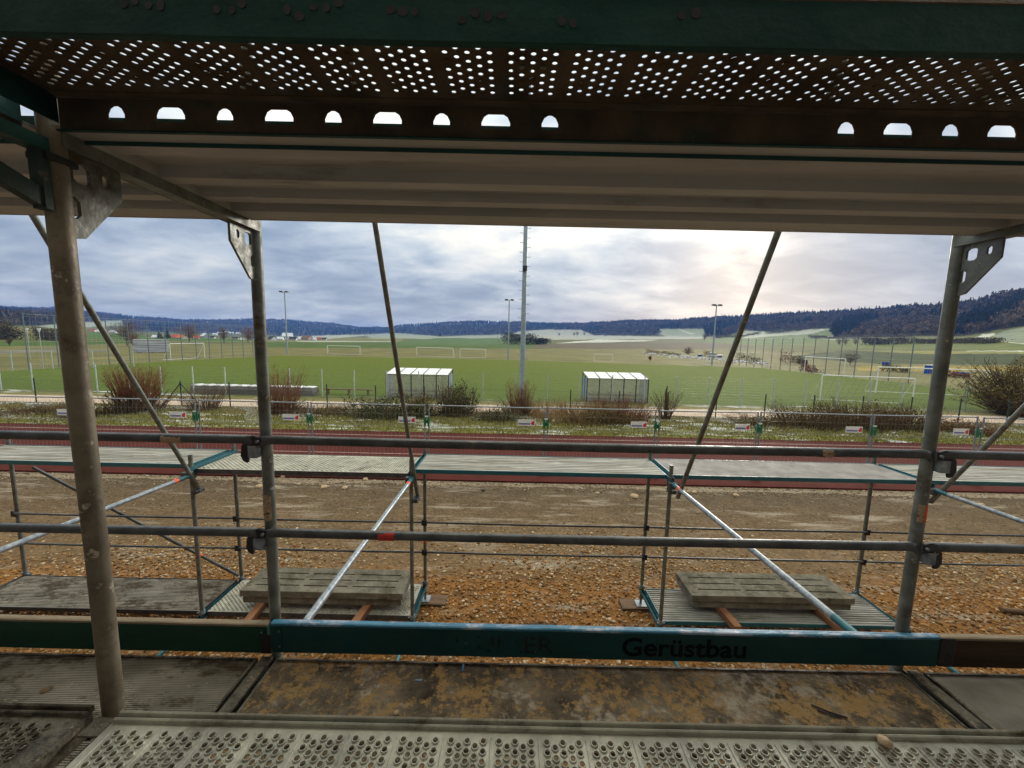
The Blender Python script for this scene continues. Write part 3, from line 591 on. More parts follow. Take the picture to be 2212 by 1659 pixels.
def steel_plank(x0, x1, yc, ztop, label, face_m, flange_m, slots=None, tile=None, inner_m=None):
    tile_a = tile or globals()['tile_a']; y0 = yc - (.10 if tile else .15)
    t = thing('steel_plank', label, 'steel plank', ((x0+x1)/2, yc, ztop-.065))
    n = int((x1-x0)/TW); xs = x0 + ((x1-x0)-n*TW)/2; tv = np.array(tile_a.v); nv = len(tv)
    mb = MB(); 
    for k in range(n): mb.add(tv + np.array([xs+k*TW, yc, ztop]), tile_a.f); 
    mb.box(x0, xs, y0, yc+.15, ztop-.0015, ztop); mb.box(xs+n*TW, x1, y0, yc+.15, ztop-.0015, ztop)
    part('tread', mb, face_m, t)
    y1 = yc+.15
    part('rolled_edge', MB().prism([(y1-.003,ztop-.002),(y1-.001,ztop+.009),(y1+.003,ztop+.011),(y1+.006,ztop+.009),(y1+.008,ztop+.001),(y1+.013,ztop+.001),(y1+.015,ztop+.013),(y1+.019,ztop+.015),(y1+.022,ztop+.012),(y1+.023,ztop-.004),(y1+.008,ztop-.006)], lambda u,v,w: (w,u,v), (x0,x1)), face_m, t)
    mb = MB(); hs = []
    for x, lng in (slots or []):
        hw = .033 if lng else .019
        hs.append([(x-hw,ztop-.052),(x+hw,ztop-.052),(x+hw,ztop-.038),(x+hw-.006,ztop-.026),(x+hw-.015,ztop-.0205),(x-hw+.015,ztop-.0205),(x-hw+.006,ztop-.026),(x-hw,ztop-.038)])
    mb.holed([(x0,ztop-.078),(x1,ztop-.078),(x1,ztop-.006),(x0,ztop-.006)], hs, lambda u,v,w: (u,w,v), (y1+.014,y1+.016)); part('flange', mb, inner_m or flange_m, t)
    part('flange_lip', MB().box(x0, x1, y1+.004, y1+.0135, ztop-.080, ztop-.077), flange_m, t)
    part('flange', MB().box(x0, x1, y0-.016, y0-.014, ztop-.068, ztop+.0), flange_m, t); part('flange_lip', MB().box(x0, x1, y0-.0135, y0-.002, ztop-.068, ztop-.066), flange_m, t)
    part('rolled_edge', MB().prism([(y0,ztop-.002),(y0-.003,ztop+.010),(y0-.009,ztop+.013),(y0-.015,ztop+.010),(y0-.018,ztop+.001),(y0-.010,ztop-.004)][::-1], lambda u,v,w: (w,u,v), (x0,x1)), face_m, t)
    for xa in (x0-.004, x1): part('end_cap', MB().box(xa, xa+.004, y0-.013, y1+.013, ztop-.06, ztop-.001), flange_m, t)
    return t
SL = [(-.927+.1252*k, k % 2 == 1) for k in range(9)] + [(.759,False),(.879,True),(1.0,False),(1.119,True),(1.245,False),(1.37,True)]
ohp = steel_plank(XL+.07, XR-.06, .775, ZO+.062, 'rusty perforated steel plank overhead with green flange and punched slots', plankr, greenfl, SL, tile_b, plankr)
steel_plank(XL+.072, XR-.06, .765, -1.05, 'clean perforated steel plank with raised hole rims beside the muddy plywood deck', plank, plank)
steel_plank(XLL+.06, XL-.015, .775, -1.045, 'dirty dark perforated steel plank beside the finely grooved deck', plankd, plankd)
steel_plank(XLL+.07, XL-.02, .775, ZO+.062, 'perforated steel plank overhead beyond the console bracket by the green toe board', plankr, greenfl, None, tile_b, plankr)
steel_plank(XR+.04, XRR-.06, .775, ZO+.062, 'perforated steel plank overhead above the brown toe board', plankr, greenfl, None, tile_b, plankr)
steel_plank(XR+.06, XRR-.06, .775, -1.05, 'perforated steel plank beside the grey plywood deck', plank, plank)
x0_, x1_ = XL+.07, XR-.06; n_ = int((x1_-x0_)/TW); xs_ = x0_ + ((x1_-x0_)-n_*TW)/2; mb = MB(); rp_ = random.Random(9)
for i_ in range(n_):                       # holes plugged with dried mud
    for k in range(int((.25-.05)/.0115)):
        for hx_ in ([.0205,.0628,.1051] if k % 2 == 0 else [.0416,.0840]):
            if rp_.random() < .08:
                cx, cy = xs_+i_*TW+hx_, .775+.15-.030-k*.0115; vs = [(u+rp_.uniform(-.001,.001), v+rp_.uniform(-.001,.001), ZO+.0592) for u, v in circ(cx, cy, .0066, n=8)]
                keep_ = vs if rp_.random() < .6 else vs[:5]; mb.add(keep_, [tuple(range(len(keep_)))])
part('dried_mud', mb, mud0, ohp, kind='stuff')
yfl = .775-.10-.0162
for px_, py_, k_ in ((322,22,4),(512,16,3),(690,18,5),(882,28,3),(1055,36,4),(1240,38,2),(1500,45,2)):   # worn dents in the flange facing the lens
    c_ = atY(px_, py_, yfl); rd_ = random.Random(px_)
    for q in range(k_):
        u0_, v0_ = c_[0]+(q-k_/2)*.020+rd_.uniform(-.002,.002), min(c_[2]+rd_.uniform(-.016,.012), ZO+.05); part('dent', MB().prism(circ(u0_, v0_, rd_.uniform(.005,.0085), rd_.uniform(.005,.009), n=9), lambda u,v,w: (u,w,v), (yfl-.0009, yfl-.0002)), blackm, ohp)
# console brackets that carry the planks
def console(X, z, label):
    t = thing('console_bracket', label, 'bracket', (X, YA, z-.25))
    part('top_bar', MB().box(X-.02, X+.02, .60, YA-.024, z-.115, z-.085), greenfl, t)
    part('brace', MB().bar((X, YA-.02, z-.232), (X, .62, z-.10), .024, .040), consolem, t)
    part('upright', MB().box(X-.016, X+.016, YA-.040, YA-.0245, z-.250, z-.09), consolem, t)
    part('clamp_claw', MB().box(X-.028, X+.028, YA-.035, YA+.03, z-.135, z-.118), blackm, t, bevel=.003)
    part('spigot', MB().tube([(X,.63,z-.085),(X,.63,z+.02)], .019, 14), galv, t)
    return t
console(XL, ZO+.062, 'console bracket under the rusty overhead plank, clamped to the frame by the green toe board')
console(XR, ZO+.062, 'console bracket under the rusty overhead plank, clamped to the orange-stickered frame')
console(XL, -1.05, 'console bracket between the clean and the dirty perforated planks')
mb = MB(); mb.prism([(XL+.005,-1.058),(XL+.058,-1.058),(XL+.064,-1.064),(XL+.064,-1.10),(XL+.059,-1.10),(XL+.058,-1.068),(XL+.055,-1.063),(XL+.005,-1.063)][::-1], lambda u,v,w: (u,w,v), (.885,.935)); solo('plank_clip', mb, plankd, 'bent steel clip in the gap between the clean and dirty perforated planks', 'clip', (XL+.03,.91,-1.06))
console(XR, -1.05, 'console bracket under the clean perforated plank at the orange-stickered frame')
# litter on the plywood deck
p = atZ(1790,1535,ZD); mb = MB().tube([atZ(1752,1525,ZD)+[0,0,.006], atZ(1790,1540,ZD)+[0,0,.005], atZ(1830,1553,ZD)+[0,0,.005]], .0035, 6); mb.tube([atZ(1765,1537,ZD)+[0,0,.005], atZ(1815,1552,ZD)+[0,0,.005]], .003, 6)
solo('cable_tie', mb, blackm, 'black plastic tie lying on the muddy plywood deck', 'cable tie', tuple(p))
def pebble(c, r, seed=0, sq=.6):
    rd = random.Random(seed); mb = MB(); bm = bmesh.new(); bmesh.ops.create_icosphere(bm, subdivisions=2, radius=1)
    vs = [tuple(c[i] + v.co[i]*r*(sq if i == 2 else 1)*rd.uniform(.85,1.1) for i in range(3)) for v in bm.verts]; mb.add(vs, [[v.index for v in f.verts] for f in bm.faces]); bm.free(); return mb
stone = mat('pale_stone', (.50,.38,.25), (.34,.25,.16), 30, .9, 0, .3)
p = atZ(856,1541,ZD); solo('stone', pebble(p+[0,0,.004], .011, 1), stone, 'small tan stone lying on the muddy plywood deck', 'stone', tuple(p))
p = atZ(1910,1610,-1.05); solo('stone', pebble(p+[0,0,.012], .017, 2), stone, 'pale stone lying on the clean perforated plank', 'stone', tuple(p))
for (a,b,c,d), lb in (((1000,1443,.004,.020), 'beside the toe board'), ((905,1470,.016,.004), 'in the middle of the mud')):
    p = atZ(a,b,ZD); solo('paint_chip', MB().box(p[0]-c, p[0]+c, p[1]-d, p[1]+d, ZD+.0, ZD+.003), tealtop, 'blue paint chip on the muddy deck %s' % lb, 'paint chip', tuple(p))
mud = mat('mud_clod', (.20,.14,.08), (.09,.065,.04), 20, .9, 0, .6, 30)
for k, (a,b,rr_) in enumerate(((100,1490,.020),(640,1476,.016),(760,1500,.014))):
    p = atZ(a,b,ZD); solo('mud_clod', pebble(p, rr_, 20+k, .3), mud, 'flat clod of dried mud stuck on the scaffold deck', 'mud', tuple(p), group='mud clods on the decks')

# ================================================================== ballast scaffold out in the yard
FX = [-7.25, -4.0, -1.24, 2.015, 5.25]; YN, YF = 4.6, 5.33; ZT = -1.64; ZBt = -3.66
def tower_frame(X, label, foot):
    t = thing('support_frame', label, 'scaffold frame', (X, (YN+YF)/2, G))
    for y in (YN, YF):
        zt = -1.50 if y == YN else -1.52
        p = part('post', MB().tube([(X,y,G+.16),(X,y,-2.8),(X,y,zt)], RT, 16), galv, t)
        part('spindle', MB().tube([(X,y,G+.055),(X,y,G+.17)], .017, 12), galv, t)
        part('spindle_nut', MB().tube([(X,y,G+.15),(X,y,G+.18)], .036, 8), galv, t)
        part('base_plate', MB().box(X-.075, X+.075, y-.075, y+.075, G+.042, G+.054), silver, t)
    for z in (ZT-.035, ZBt-.02):
        mb = MB().box(X-.026, X-.022, YN-.05, YF+.05, z-.03, z+.024).box(X+.022, X+.026, YN-.05, YF+.05, z-.03, z+.024).box(X-.0225, X+.0225, YN-.05, YF+.05, z-.03, z-.026)
        part('transom', mb, teal, t)
    for y in (YN, YF):
        part('head_plate', MB().prism([(0,0),(.12*(1 if y == YN else -1),0),(0,-.2)] if y == YF else [(0,0),(0,-.2),(.12,0)], lambda u,v,w: (X+w, y+u, ZT-.066+v), (-.004,.004)), teal, t)
        part('coupler', MB().tube([(X,y,ZBt+.012),(X,y,ZBt+.062)], RT+.010, 14), silver, t)
        part('coupler_bolt', MB().tube([(X-.05,y-.02,ZBt+.037),(X+.05,y-.02,ZBt+.037)], .008, 8), silver, t)
    for zr in (-2.66, -3.12):
        part('rail_pocket', MB().box(X-.04, X+.04, YF-.05, YF-.027, zr-.06, zr+.025), blackm, t, bevel=.004)
    if foot:
        for y in (YF,): pass
    return t
labs = ['support frame of the yard scaffold with blue brace at its head', 'support frame of the yard scaffold by slab stack, orange band on its far post', 'support frame of the yard scaffold right behind the slab stack on perforated plank',
        'support frame of the yard scaffold beside the slab stack on ribbed deck', 'support frame of the yard scaffold behind the orange-stickered frame']
for i, X in enumerate(FX):
    t = tower_frame(X, labs[i], True)
    for y in (YN, YF):
        w = .22 if y == YF else .18
        off = .10 if i == 2 else -.08
        mb = MB().box(X-w+off, X+w+off, y-.11, y+.11, G-.005, G+.042)
        solo('timber_pad', mb, timberd, 'weathered timber pad under the %s foot of the %s' % ('track-side' if y == YF else 'facade-side', ['yard frame with blue brace','yard frame beside the brown stained deck','yard frame behind the perforated plank slabs','yard frame beside the ribbed deck slabs','yard frame behind the orange-stickered post'][i]), 'timber pad', (X+off, y, G), group='timber pads under the yard scaffold feet', bevel=.004)
    if i == 1: part('orange_band', MB().tube([(X,YF,-1.84),(X,YF,-1.79)], RT+.0015, 16), orange, t); part('teal_collar', MB().tube([(X,YF,-1.79),(X,YF,-1.70)], RT+.0012, 16), teal, t)
    if i == 2: part('red_band', MB().tube([(X,YF,-3.0),(X,YF,-2.95)], RT+.0015, 16), orange, t)
ud = [('pale grooved deck on the yard scaffold at its outer end', aluds, teal, 0, (.065,.012,.78)), ('perforated steel deck on top of the yard scaffold', None, None, -.055, None), ('pale grooved deck on top of the yard scaffold between the two slab stacks', aluds, teal, 0, (.065,.012,.78)),
      ('grey flecked panel deck on top of the yard scaffold', plylt, teal, 0, None), ('cream grooved deck on top of the yard scaffold behind the orange-stickered frame', aluds, teal, 0, (.065,.012,.78))]
XE = [-7.25,-4.0,-1.24,2.015,5.25,8.3]
def mesh_plank(x0, x1, y0, y1, ztop, label):
    """perforated steel deck, holes big enough to read from here"""
    t = thing('steel_plank', label, 'steel plank', ((x0+x1)/2, (y0+y1)/2, ztop-.06))
    pw = .06; nx = int((x1-x0)/pw); n2 = 0; mb = MB(); tl = MB()
    hs = [circ(pw*(.25+.5*(k % 2)), y0+.04+.0245*k, .0085, n=7) for k in range(int((y1-y0-.06)/.0245))]
    tl.holed([(0,y0),(pw,y0),(pw,y1),(0,y1)], hs, lambda u,v,w: (u,v,w), (0,0))
    for k, h in enumerate(hs):
        b = circ(pw*(.25+.5*(k % 2)), y0+.04+.0245*k, .0115, n=7); vs = [(u,v,.0) for u,v in b] + [(u,v,.004) for u,v in h]
        tl.add(vs, [(j,(j+1)%7,7+(j+1)%7,7+j) for j in range(7)])
    tv = np.array(tl.v)
    for k in range(nx): mb.add(tv+np.array([x0+k*pw, 0, ztop]), tl.f)
    mb.box(x0+nx*pw, x1, y0, y1, ztop-.002, ztop); part('tread', mb, plank, t)
    for ya in (y0-.004, y1): part('flange', MB().box(x0, x1, ya, ya+.004, ztop-.06, ztop+.004), galvd, t)
    for xa in (x0-.004, x1): part('end_cap', MB().box(xa, xa+.004, y0, y1, ztop-.058, ztop+.0), galvd, t)
    return t
for i in range(5):
    x0, x1 = XE[i]+.04, XE[i+1]-.04; lb, tm_, em_, dz, rib = ud[i]
    if tm_ is None: mesh_plank(x0, x1, YN+.03, YF-.03, ZT+dz, lb)
    else: deck('deck_board', x0, x1, YN+.03, YF-.03, ZT+dz, tm_, em_, lb, rib, .05)
deck('deck_board', XE[0]+.04, XE[1]-.04, YN+.03, YF-.03, ZBt+.02, alud, blackm, 'brown stained low deck of the yard scaffold, carrying no slabs', (.03,.006,.6), .05)
mesh_plank(XE[1]+.04, XE[2]-.04, YN+.03, YF-.03, ZBt+.02, 'low perforated steel plank carrying a stack of slotted slabs')
deck('deck_board', XE[3]+.04, XE[4]-.04, YN+.03, YF-.03, ZBt+.02, aluds, teal, 'low ribbed metal deck carrying a stack of slotted slabs', (.042,.012,.55), .05)
# slotted concrete slabs
def slab(x0, x1, y0, y1, z0, z1, label, sh=0):
    holes = []; 
    for r in range(3):
        yc = y0+(y1-y0)*(.25+.25*r)+sh
        for c in range(3):
            a = x0+.10+(x1-x0-.20)*c/3+.04; b = x0+.10+(x1-x0-.20)*(c+1)/3-.04; h = .011
            holes.append([(a,yc-h),(b,yc-h),(b+.012,yc),(b,yc+h),(a,yc+h),(a-.012,yc)])
    mb = MB().holed([(x0,y0),(x1,y0),(x1,y1),(x0,y1)], holes, lambda u,v,w: (u,v,w), (z0,z1))
    return solo('concrete_slab', mb, concrete, label, 'concrete slab', ((x0+x1)/2,(y0+y1)/2,z0), bevel=.006)
zdk = ZBt+.024; zs1 = zdk+.085
for nm, x0, x1, y0, y1, beams in (('on the perforated plank', -3.56, -1.40, 4.70, 5.22, ((-3.25, 4.30), (-1.93, 4.28))), ('on the ribbed deck', 2.50, 4.70, 4.80, 5.33, ((2.95, 4.46), (4.33, 4.20)))):
    for k, (bx, by) in enumerate(beams):
        mb = MB(); M_ = Matrix.Translation((bx, by, 0)) @ Matrix.Rotation(R_((6,-7,4,5)[(2 if 'ribbed' in nm else 0)+k]), 4, 'Z'); mb.box(-.05, .05, 0, 1.0, zdk, zs1, M_)
        solo('timber_beam', mb, timber, ('reddish timber bearer under the slabs %s, ' % nm) + ('nearer the neighbouring frame with no slabs' if False else ('at their cracked end' if False else ['at the end with the short overhang','at the end with the long overhang'][k])), 'timber beam', (bx, by, zdk), bevel=.005)
    slab(x0+.03, x1-.02, y0+.002, y1, zs1, zs1+.080, 'lower slotted concrete slab of the stack %s' % nm, .055)
    slab(x0, x1+.01, y0-.015, y1-.01, zs1+.096, zs1+.182, 'top slotted concrete slab of the stack %s' % nm)
# thin rails on the far posts
bl = ['beyond the brown stained low deck', 'beyond the slabs on the perforated plank', 'between the two slab stacks', 'beyond the slabs on the ribbed deck', 'past the orange-stickered frame']
for i in range(5):
    for z, nm in ((-2.66, 'upper'), (-3.12, 'lower')):
        x0, x1 = XE[i], XE[i+1]; mb = MB().tube([(x0+.03+(x1-x0-.06)*k/4, YF-.06, z-.008*math.sin(math.pi*k/4)) for k in range(5)], .015, 10)
        solo('thin_rail', mb, galvd, 'thin dark %s rail of the yard scaffold %s' % (nm, bl[i]), 'rail', ((x0+x1)/2, YF-.06, z))
# ties and raking struts
def strut(name, a, b, r, m_, label, cat, bands=(), ends=None):
    t = thing(name, label, cat, tuple(a)); a, b = Vector(a), Vector(b); d = (b-a).normalized()
    part('tube', MB().tube([a,(a+b)/2,b], r, 18), m_, t)
    for s0, s1, mm, nm in bands: part(nm, MB().tube([a+d*s0, a+d*s1], r+.0015, 18), mm, t)
    return t
ln = 2.55
tie_l = ['silver tie tube with orange band, joined to frame behind brown stained deck', 'silver tie tube running out over the slabs on perforated plank', 'silver tie tube running out over the slabs on ribbed deck', 'silver tie tube with blue end past the orange-stickered frame']
for i, X in enumerate(FX[1:]):
    a = Vector((X + (.03 if X < 0 else -.0), YN-.06, -1.72 + (0 if i else -.03))); xb = {0:-4.1, 1:-1.24, 2:2.0, 3:5.3}[i]
    b = Vector((xb, 1.95, -1.75 if i != 2 else -1.63)); L_ = (b-a).length
    strut('tie_tube', a, b, .0242, silver, tie_l[i], 'tie tube', ((0,.16,teal,'teal_end'), (.165,.215, orange if i < 3 else silver,'band'), (L_-.20,L_,teal,'teal_end')))
    part('swivel_coupler', MB().box(X-.05,X+.05,YN-.10,YN-.026,-1.78,-1.70), galvd, thing('tube_coupler', ['steel coupler at head of the frame by the brown stained deck','steel coupler at head of the frame behind the perforated plank slabs','steel coupler at head of the frame by the ribbed deck slabs','steel coupler behind the orange-stickered frame'][i], 'coupler', (X, YN-.06, -1.78)), bevel=.008)
    strut('ground_tie', (X-.02, YN-.05, ZBt-.05), (X-.03, 1.78, ZBt-.06), .0225, silver, ['low silver tie below the grooved deck, by the brown stained deck', 'low silver tie from the frame behind perforated plank slabs', 'low silver tie from the frame by the ribbed deck slabs', 'low green tie past the orange-stickered frame'][i], 'tie tube', ((0,.7,teal,'teal_end'),))
rk = [((432,1060),(68,460),-3.96), ((905,1070),(810,480),-1.19), ((1464,1075),(1680,503),2.05), ((2010,1085),(2212,880),5.28)]
rl = ['raking grey strut down to frame by the brown stained deck', 'raking grey strut crossing the sky beside the first dugout', 'raking grey strut leaning across the sky toward the sun', 'raking grey strut past the orange-stickered frame']
for (a,b,X), lb in zip(rk, rl):
    p, q = Vector(atX(*a, X)), Vector(atX(*b, X)); p.y = min(p.y, YN+.12); d = (q-p); t_ = (1.78-p.y)/d.y; e_ = p + d*t_
    t = strut('raking_strut', p, e_, .0242, galv, lb, 'strut')
    part('foot_coupler', MB().box(p.x-.035, p.x+.035, YN-.04, YN+.10, p.z-.01, p.z+.035), galvd, t, bevel=.006)
    part('coupler_bolt', MB().tube([(p.x-.075, YN+.02, p.z+.012),(p.x+.065, YN+.02, p.z+.012)], .009, 8), silver, t)
a, b = Vector(atY(72,1010,YF+.03)), Vector(atY(515,1243,YF+.03))
strut('diagonal_brace', a, b, .021, galvd, 'slanting dark brace with orange band beyond the brown stained low deck', 'brace', (((b-a).length*.80,(b-a).length*.80+.06,orange,'band'),))
# small things lying in the yard
p = atZ(2190,1325); mb = MB().tube([p+[-.18,.02,.045], p+[.2,-.04,.045]], .04, 10); solo('wood_log', mb, timberd, 'short piece of round wood lying in the orange gravel', 'log', tuple(p))
p = atZ(1044,1060); solo('black_lump', pebble(p+[0,0,.02], .06, 5, .5), blackm, 'small black lump lying on the dusty yard', 'debris', tuple(p))
for k, (a,b,r) in enumerate(((560,1046,.10),(700,1047,.09),(745,1049,.08),(614,1024,.10),(790,1030,.08),(1370,1068,.12),(1590,1065,.08),(1500,1058,.07),(1290,1060,.06),(2120,1085,.07),(1985,1078,.06),(645,1040,.05))):
    p = atZ(a, b+6); solo('rock', pebble(p+[0,0,r*.2], r, 40+k, .55), stone, 'tan rock lying along the near edge of the running track', 'rock', tuple(p), group='rocks along the track edge')

# ================================================================== loose gravel, grass
def icos():
    bm = bmesh.new(); bmesh.ops.create_icosphere(bm, subdivisions=1, radius=1); V = np.array([v.co[:] for v in bm.verts]); F = np.array([[v.index for v in f.verts] for f in bm.faces]); bm.free(); return V, F
IV, IF = icos()
stonem = mat('loose_stone', (1.1,1.1,1.1), (.75,.75,.75), 20, .95, 0, 0, attr='Col')
def scatter_stones(name, X, Y, r, cols, z=G):
    n = len(X); jit = rng.uniform(.72, 1.2, (n, len(IV), 3)); sc = np.stack([r*rng.uniform(.8,1.4,n), r*rng.uniform(.7,1.2,n), r*rng.uniform(.45,.8,n)], -1)
    V = IV[None]*jit*sc[:,None,:]; a = rng.uniform(0, 6.28, n); c, s_ = np.cos(a)[:,None], np.sin(a)[:,None]
    x = V[...,0]*c - V[...,1]*s_; y = V[...,0]*s_ + V[...,1]*c
    P = np.stack([x + X[:,None], y + Y[:,None], V[...,2] + z + (r*.25)[:,None]], -1); F = IF[None] + (np.arange(n)*len(IV))[:,None,None]
    return link(name, npmesh(name, P.reshape(-1,3), F.reshape(-1,3), stonem, np.repeat(cols, len(IV), 0)), kind='stuff')
n = 62000; Y = 2.2 + 5.4*rng.random(n)**.8; X = rng.uniform(-1,1,n)*(Y*1.6+1.0); r = .008 + .024*rng.random(n)**2.6
keep = (rng.random(n) < np.clip((7.3-Y + .8*np.sin(X*.9))/1.6, .05, 1)); X, Y, r = X[keep], Y[keep], r[keep]
base = np.array([(.36,.19,.065),(.42,.24,.10),(.27,.14,.05),(.50,.40,.28),(.18,.095,.036),(.44,.33,.20)]); scatter_stones('gravel', X, Y, r, base[rng.integers(0,6,len(X))]*rng.uniform(.6,1.2,(len(X),1)))
n = 9000; Y = rng.uniform(6.3, 10.2, n); X = rng.uniform(-1,1,n)*(Y*1.6); r = .006+.016*rng.random(n)**3; ed = rng.random(n) < .35; Y[ed] = 10.2 - .5*rng.random(ed.sum())**2; r[ed] *= 1.5
base2 = np.array([(.38,.31,.22),(.46,.40,.32),(.14,.105,.07),(.27,.20,.13)]); scatter_stones('yard_stones', X, Y, r, base2[rng.integers(0,4,n)]*rng.uniform(.8,1.1,(n,1)))
bladem = mat('grass_blades', (1.1,1.1,1.1), (.8,.8,.8), 2, .8, 0, 0, attr='Col')
def blades(name, X, Y, h, w, cols, z):
    n = len(X); a = rng.uniform(0, 6.28, n); l = rng.uniform(.1,.7,n)*h; b = rng.uniform(0,6.28,n)
    dx, dy = np.cos(a)*w, np.sin(a)*w; z = np.broadcast_to(z, X.shape)
    P = np.stack([np.stack([X-dx,Y-dy,z],-1), np.stack([X+dx,Y+dy,z],-1), np.stack([X+np.cos(b)*l, Y+np.sin(b)*l, z+h],-1)], 1)
    return link(name, npmesh(name, P.reshape(-1,3), np.arange(3*n).reshape(n,3), bladem, np.repeat(cols,3,0)), kind='stuff')
n = 60000; Y = rng.uniform(15.55, 20.3, n); X = rng.uniform(-1,1,n)*(Y*1.55)+1; tuft = np.sin(X*1.7)*np.sin(Y*2.3+X*.6)+.6*np.sin(X*4.1+Y*3)
h = rng.uniform(.03,.09,n)*(1+.5*np.clip(tuft,0,1)); gc = np.array([(.18,.19,.05),(.26,.22,.065),(.13,.15,.04),(.32,.26,.10)])[rng.integers(0,4,n)]
fr = (np.sin(X*.8+1)*np.sin(Y*1.1+X*.22)+.5*np.sin(X*2.3+Y*1.7)+(Y-17.6)*.30 > .62) & (rng.random(n) < .75); gc[fr] = (.60,.62,.62); h[fr] *= .7
blades('verge_grass', X, Y, h, .012+.010*rng.random(n), gc, G+.06)

# ================================================================== mobile site fence
def fence_panel():
    t = thing('mobile_fence', 'galvanised mesh site fence panel standing on the red running track', 'fence panel', (0,0,G+.05), group='site fence panels on the track')
    w, h, z0 = 3.40, 1.98, G+.05; zt = z0+h; zb = z0+.15
    mb = MB().tube([(-w/2,0,zt),(w/2,0,zt)], .019, 8); part('top_rail', mb, silver, t); part('bottom_rail', MB().tube([(-w/2,0,zb),(w/2,0,zb)], .019, 8), silver, t)
    for s_ in (-1,1): part('side_post', MB().tube([(s_*w/2,0,z0+.02),(s_*w/2,0,zt+.03)], .021, 10), silver, t)
    part('mid_rail', MB().tube([(-w/2,0,zt-.62),(w/2,0,zt-.62)], .005, 6), silver, t)
    mb = MB(); k = 0
    x = -w/2+.12
    while x < w/2-.05: mb.tube([(x,0,zb),(x,0,zt)], .0019, 3, False); x += .12
    z = zb+.3
    while z < zt-.1: mb.tube([(-w/2,0.006,z),(w/2,0.006,z)], .0019, 3, False); z += .32
    part('wire_mesh', mb, wirem, t, kind='stuff')
    s_ = part('sign_plate', MB().box(w/2-.78, w/2-.27, -.032, -.024, zt-.52, zt-.34), white, t)
    part('sign_red_mark', MB().prism([(w/2-.40,zt-.43),(w/2-.33,zt-.37),(w/2-.29,zt-.36),(w/2-.29,zt-.49),(w/2-.38,zt-.49)], lambda u,v,q: (u,q,v), (-.0345,-.0325)), signred, s_)
    part('sign_blue_text', MB().box(w/2-.76, w/2-.42, -.0345, -.0325, zt-.485, zt-.44), signblue, s_)
    return t
pjoin = [(421,865),(668,873),(922,880),(1180,885),(1422,887),(1643,887),(1890,893),(2120,898)]
YFN = 10.85; jx_ = [float(atY(*p, YFN)[0]) for p in pjoin]; step = (jx_[-1]-jx_[0])/7
joints = [jx_[0]-2*step, jx_[0]-step] + jx_ + [jx_[-1]+step]
PLAB = ['at the far end by the park lamps','in front of the pruned shrub with red shoots','in front of the braced fence post and red-stemmed shrub','in front of the low spreading evergreen bush','in front of the tall evergreen bush and near mast','in front of the dry reeds and second dugout','in front of the open footpath gap past the stump','in front of the lower end of the bramble thicket','in front of the tall bramble thicket by the orange-stickered post','in front of the big spreading bush']
CLAB = ['at the outer end by the park lamps','behind the thick inner post by the green board','in front of the braced fence post','beside the red-stemmed shrub','below the first dugout','beside the dry reeds','beside the ragged stump','at the low dark bramble','between the bramble thickets','past the orange-stickered post','at the big spreading bush']
fp = fence_panel(); first = True
footm = mat('rubber_foot', (.10,.10,.10), (.06,.06,.06), 8, .9, 0, .2)
for i, (a, b) in enumerate(zip(joints[:-1], joints[1:])):
    o = fp if first else copy_tree(fp); first = False
    o['label'] = 'galvanised mesh site fence panel ' + PLAB[i]
    o.location = ((a+b)/2, YFN, G+.05); o.scale = ((b-a-.10)/3.40, 1, 1.0); o.rotation_euler = (R_(random.uniform(-1.6,1.6)), R_(random.uniform(-.35,.35)), R_(random.uniform(-.9,.9)))
for ci, x in enumerate(joints):
    t = thing('green_coupler', 'green clamp joining site fence panels ' + CLAB[ci], 'clamp', (x, YFN, G+1.3), group='green clamps between the site fence panels')
    [part('clamp_plate', MB().box(x+s_*.052-.030, x+s_*.052+.030, YFN-.045, YFN-.026, G+1.44, G+1.74), clamp, t, bevel=.006) for s_ in (-1,1)]; part('clamp_plate', MB().box(x-.08, x+.08, YFN+.028, YFN+.040, G+1.50, G+1.64), clamp, t)
    part('clamp_bolt', MB().tube([(x,YFN-.07,G+1.62),(x,YFN+.06,G+1.62)], .012, 8), silver, t); part('white_tag', MB().box(x-.05, x+.05, YFN-.05, YFN-.046, G+1.70, G+1.74), white, t)
    solo('ballast_block', MB().box(x-.11, x+.11, YFN-.15, YFN+.35, G+.052, G+.12), footm, 'black block foot under a site fence joint', 'fence foot', (x,YFN,G+.05), group='block feet of the site fence', bevel=.02)

# ================================================================== chain-link fence along the verge
def vec(*a): return np.array(a, float)
t = thing('chain_link_fence', 'low chain-link fence on dark green posts along the footpath', 'fence', (0,20.2,G))
xs = [-9.94 + 2.62*k for k in range(-8, 17)]
for x in xs: part('post', MB().tube([(x,20.2,G),(x,20.2,G+1.42)], .03, 8), gpost, t)
mb = MB(); zz0, zz1 = G+.10, G+1.32
for z in (zz0, (zz0+zz1)/2, zz1): mb.tube([(xs[0],20.2,z),(xs[-1],20.2,z)], .004, 3, False)
part('tension_wires', mb, gpost, t, kind='stuff')
mb = MB(); x = xs[0]
while x < xs[-1]-1.2:
    mb.tube([(x,20.2,zz0),(x+.62,20.2,zz1)], .0016, 3, False); mb.tube([(x+.62,20.2,zz0),(x,20.2,zz1)], .0016, 3, False); x += .155
part('chain_link', mb, gpost, t, kind='stuff')
xg = xs[8-3]
for s_ in (-1,1): part('brace', MB().tube([(xg,20.2,G+1.3),(xg+s_*1.05,20.2,G+.05)], .027, 8), gpost, t)

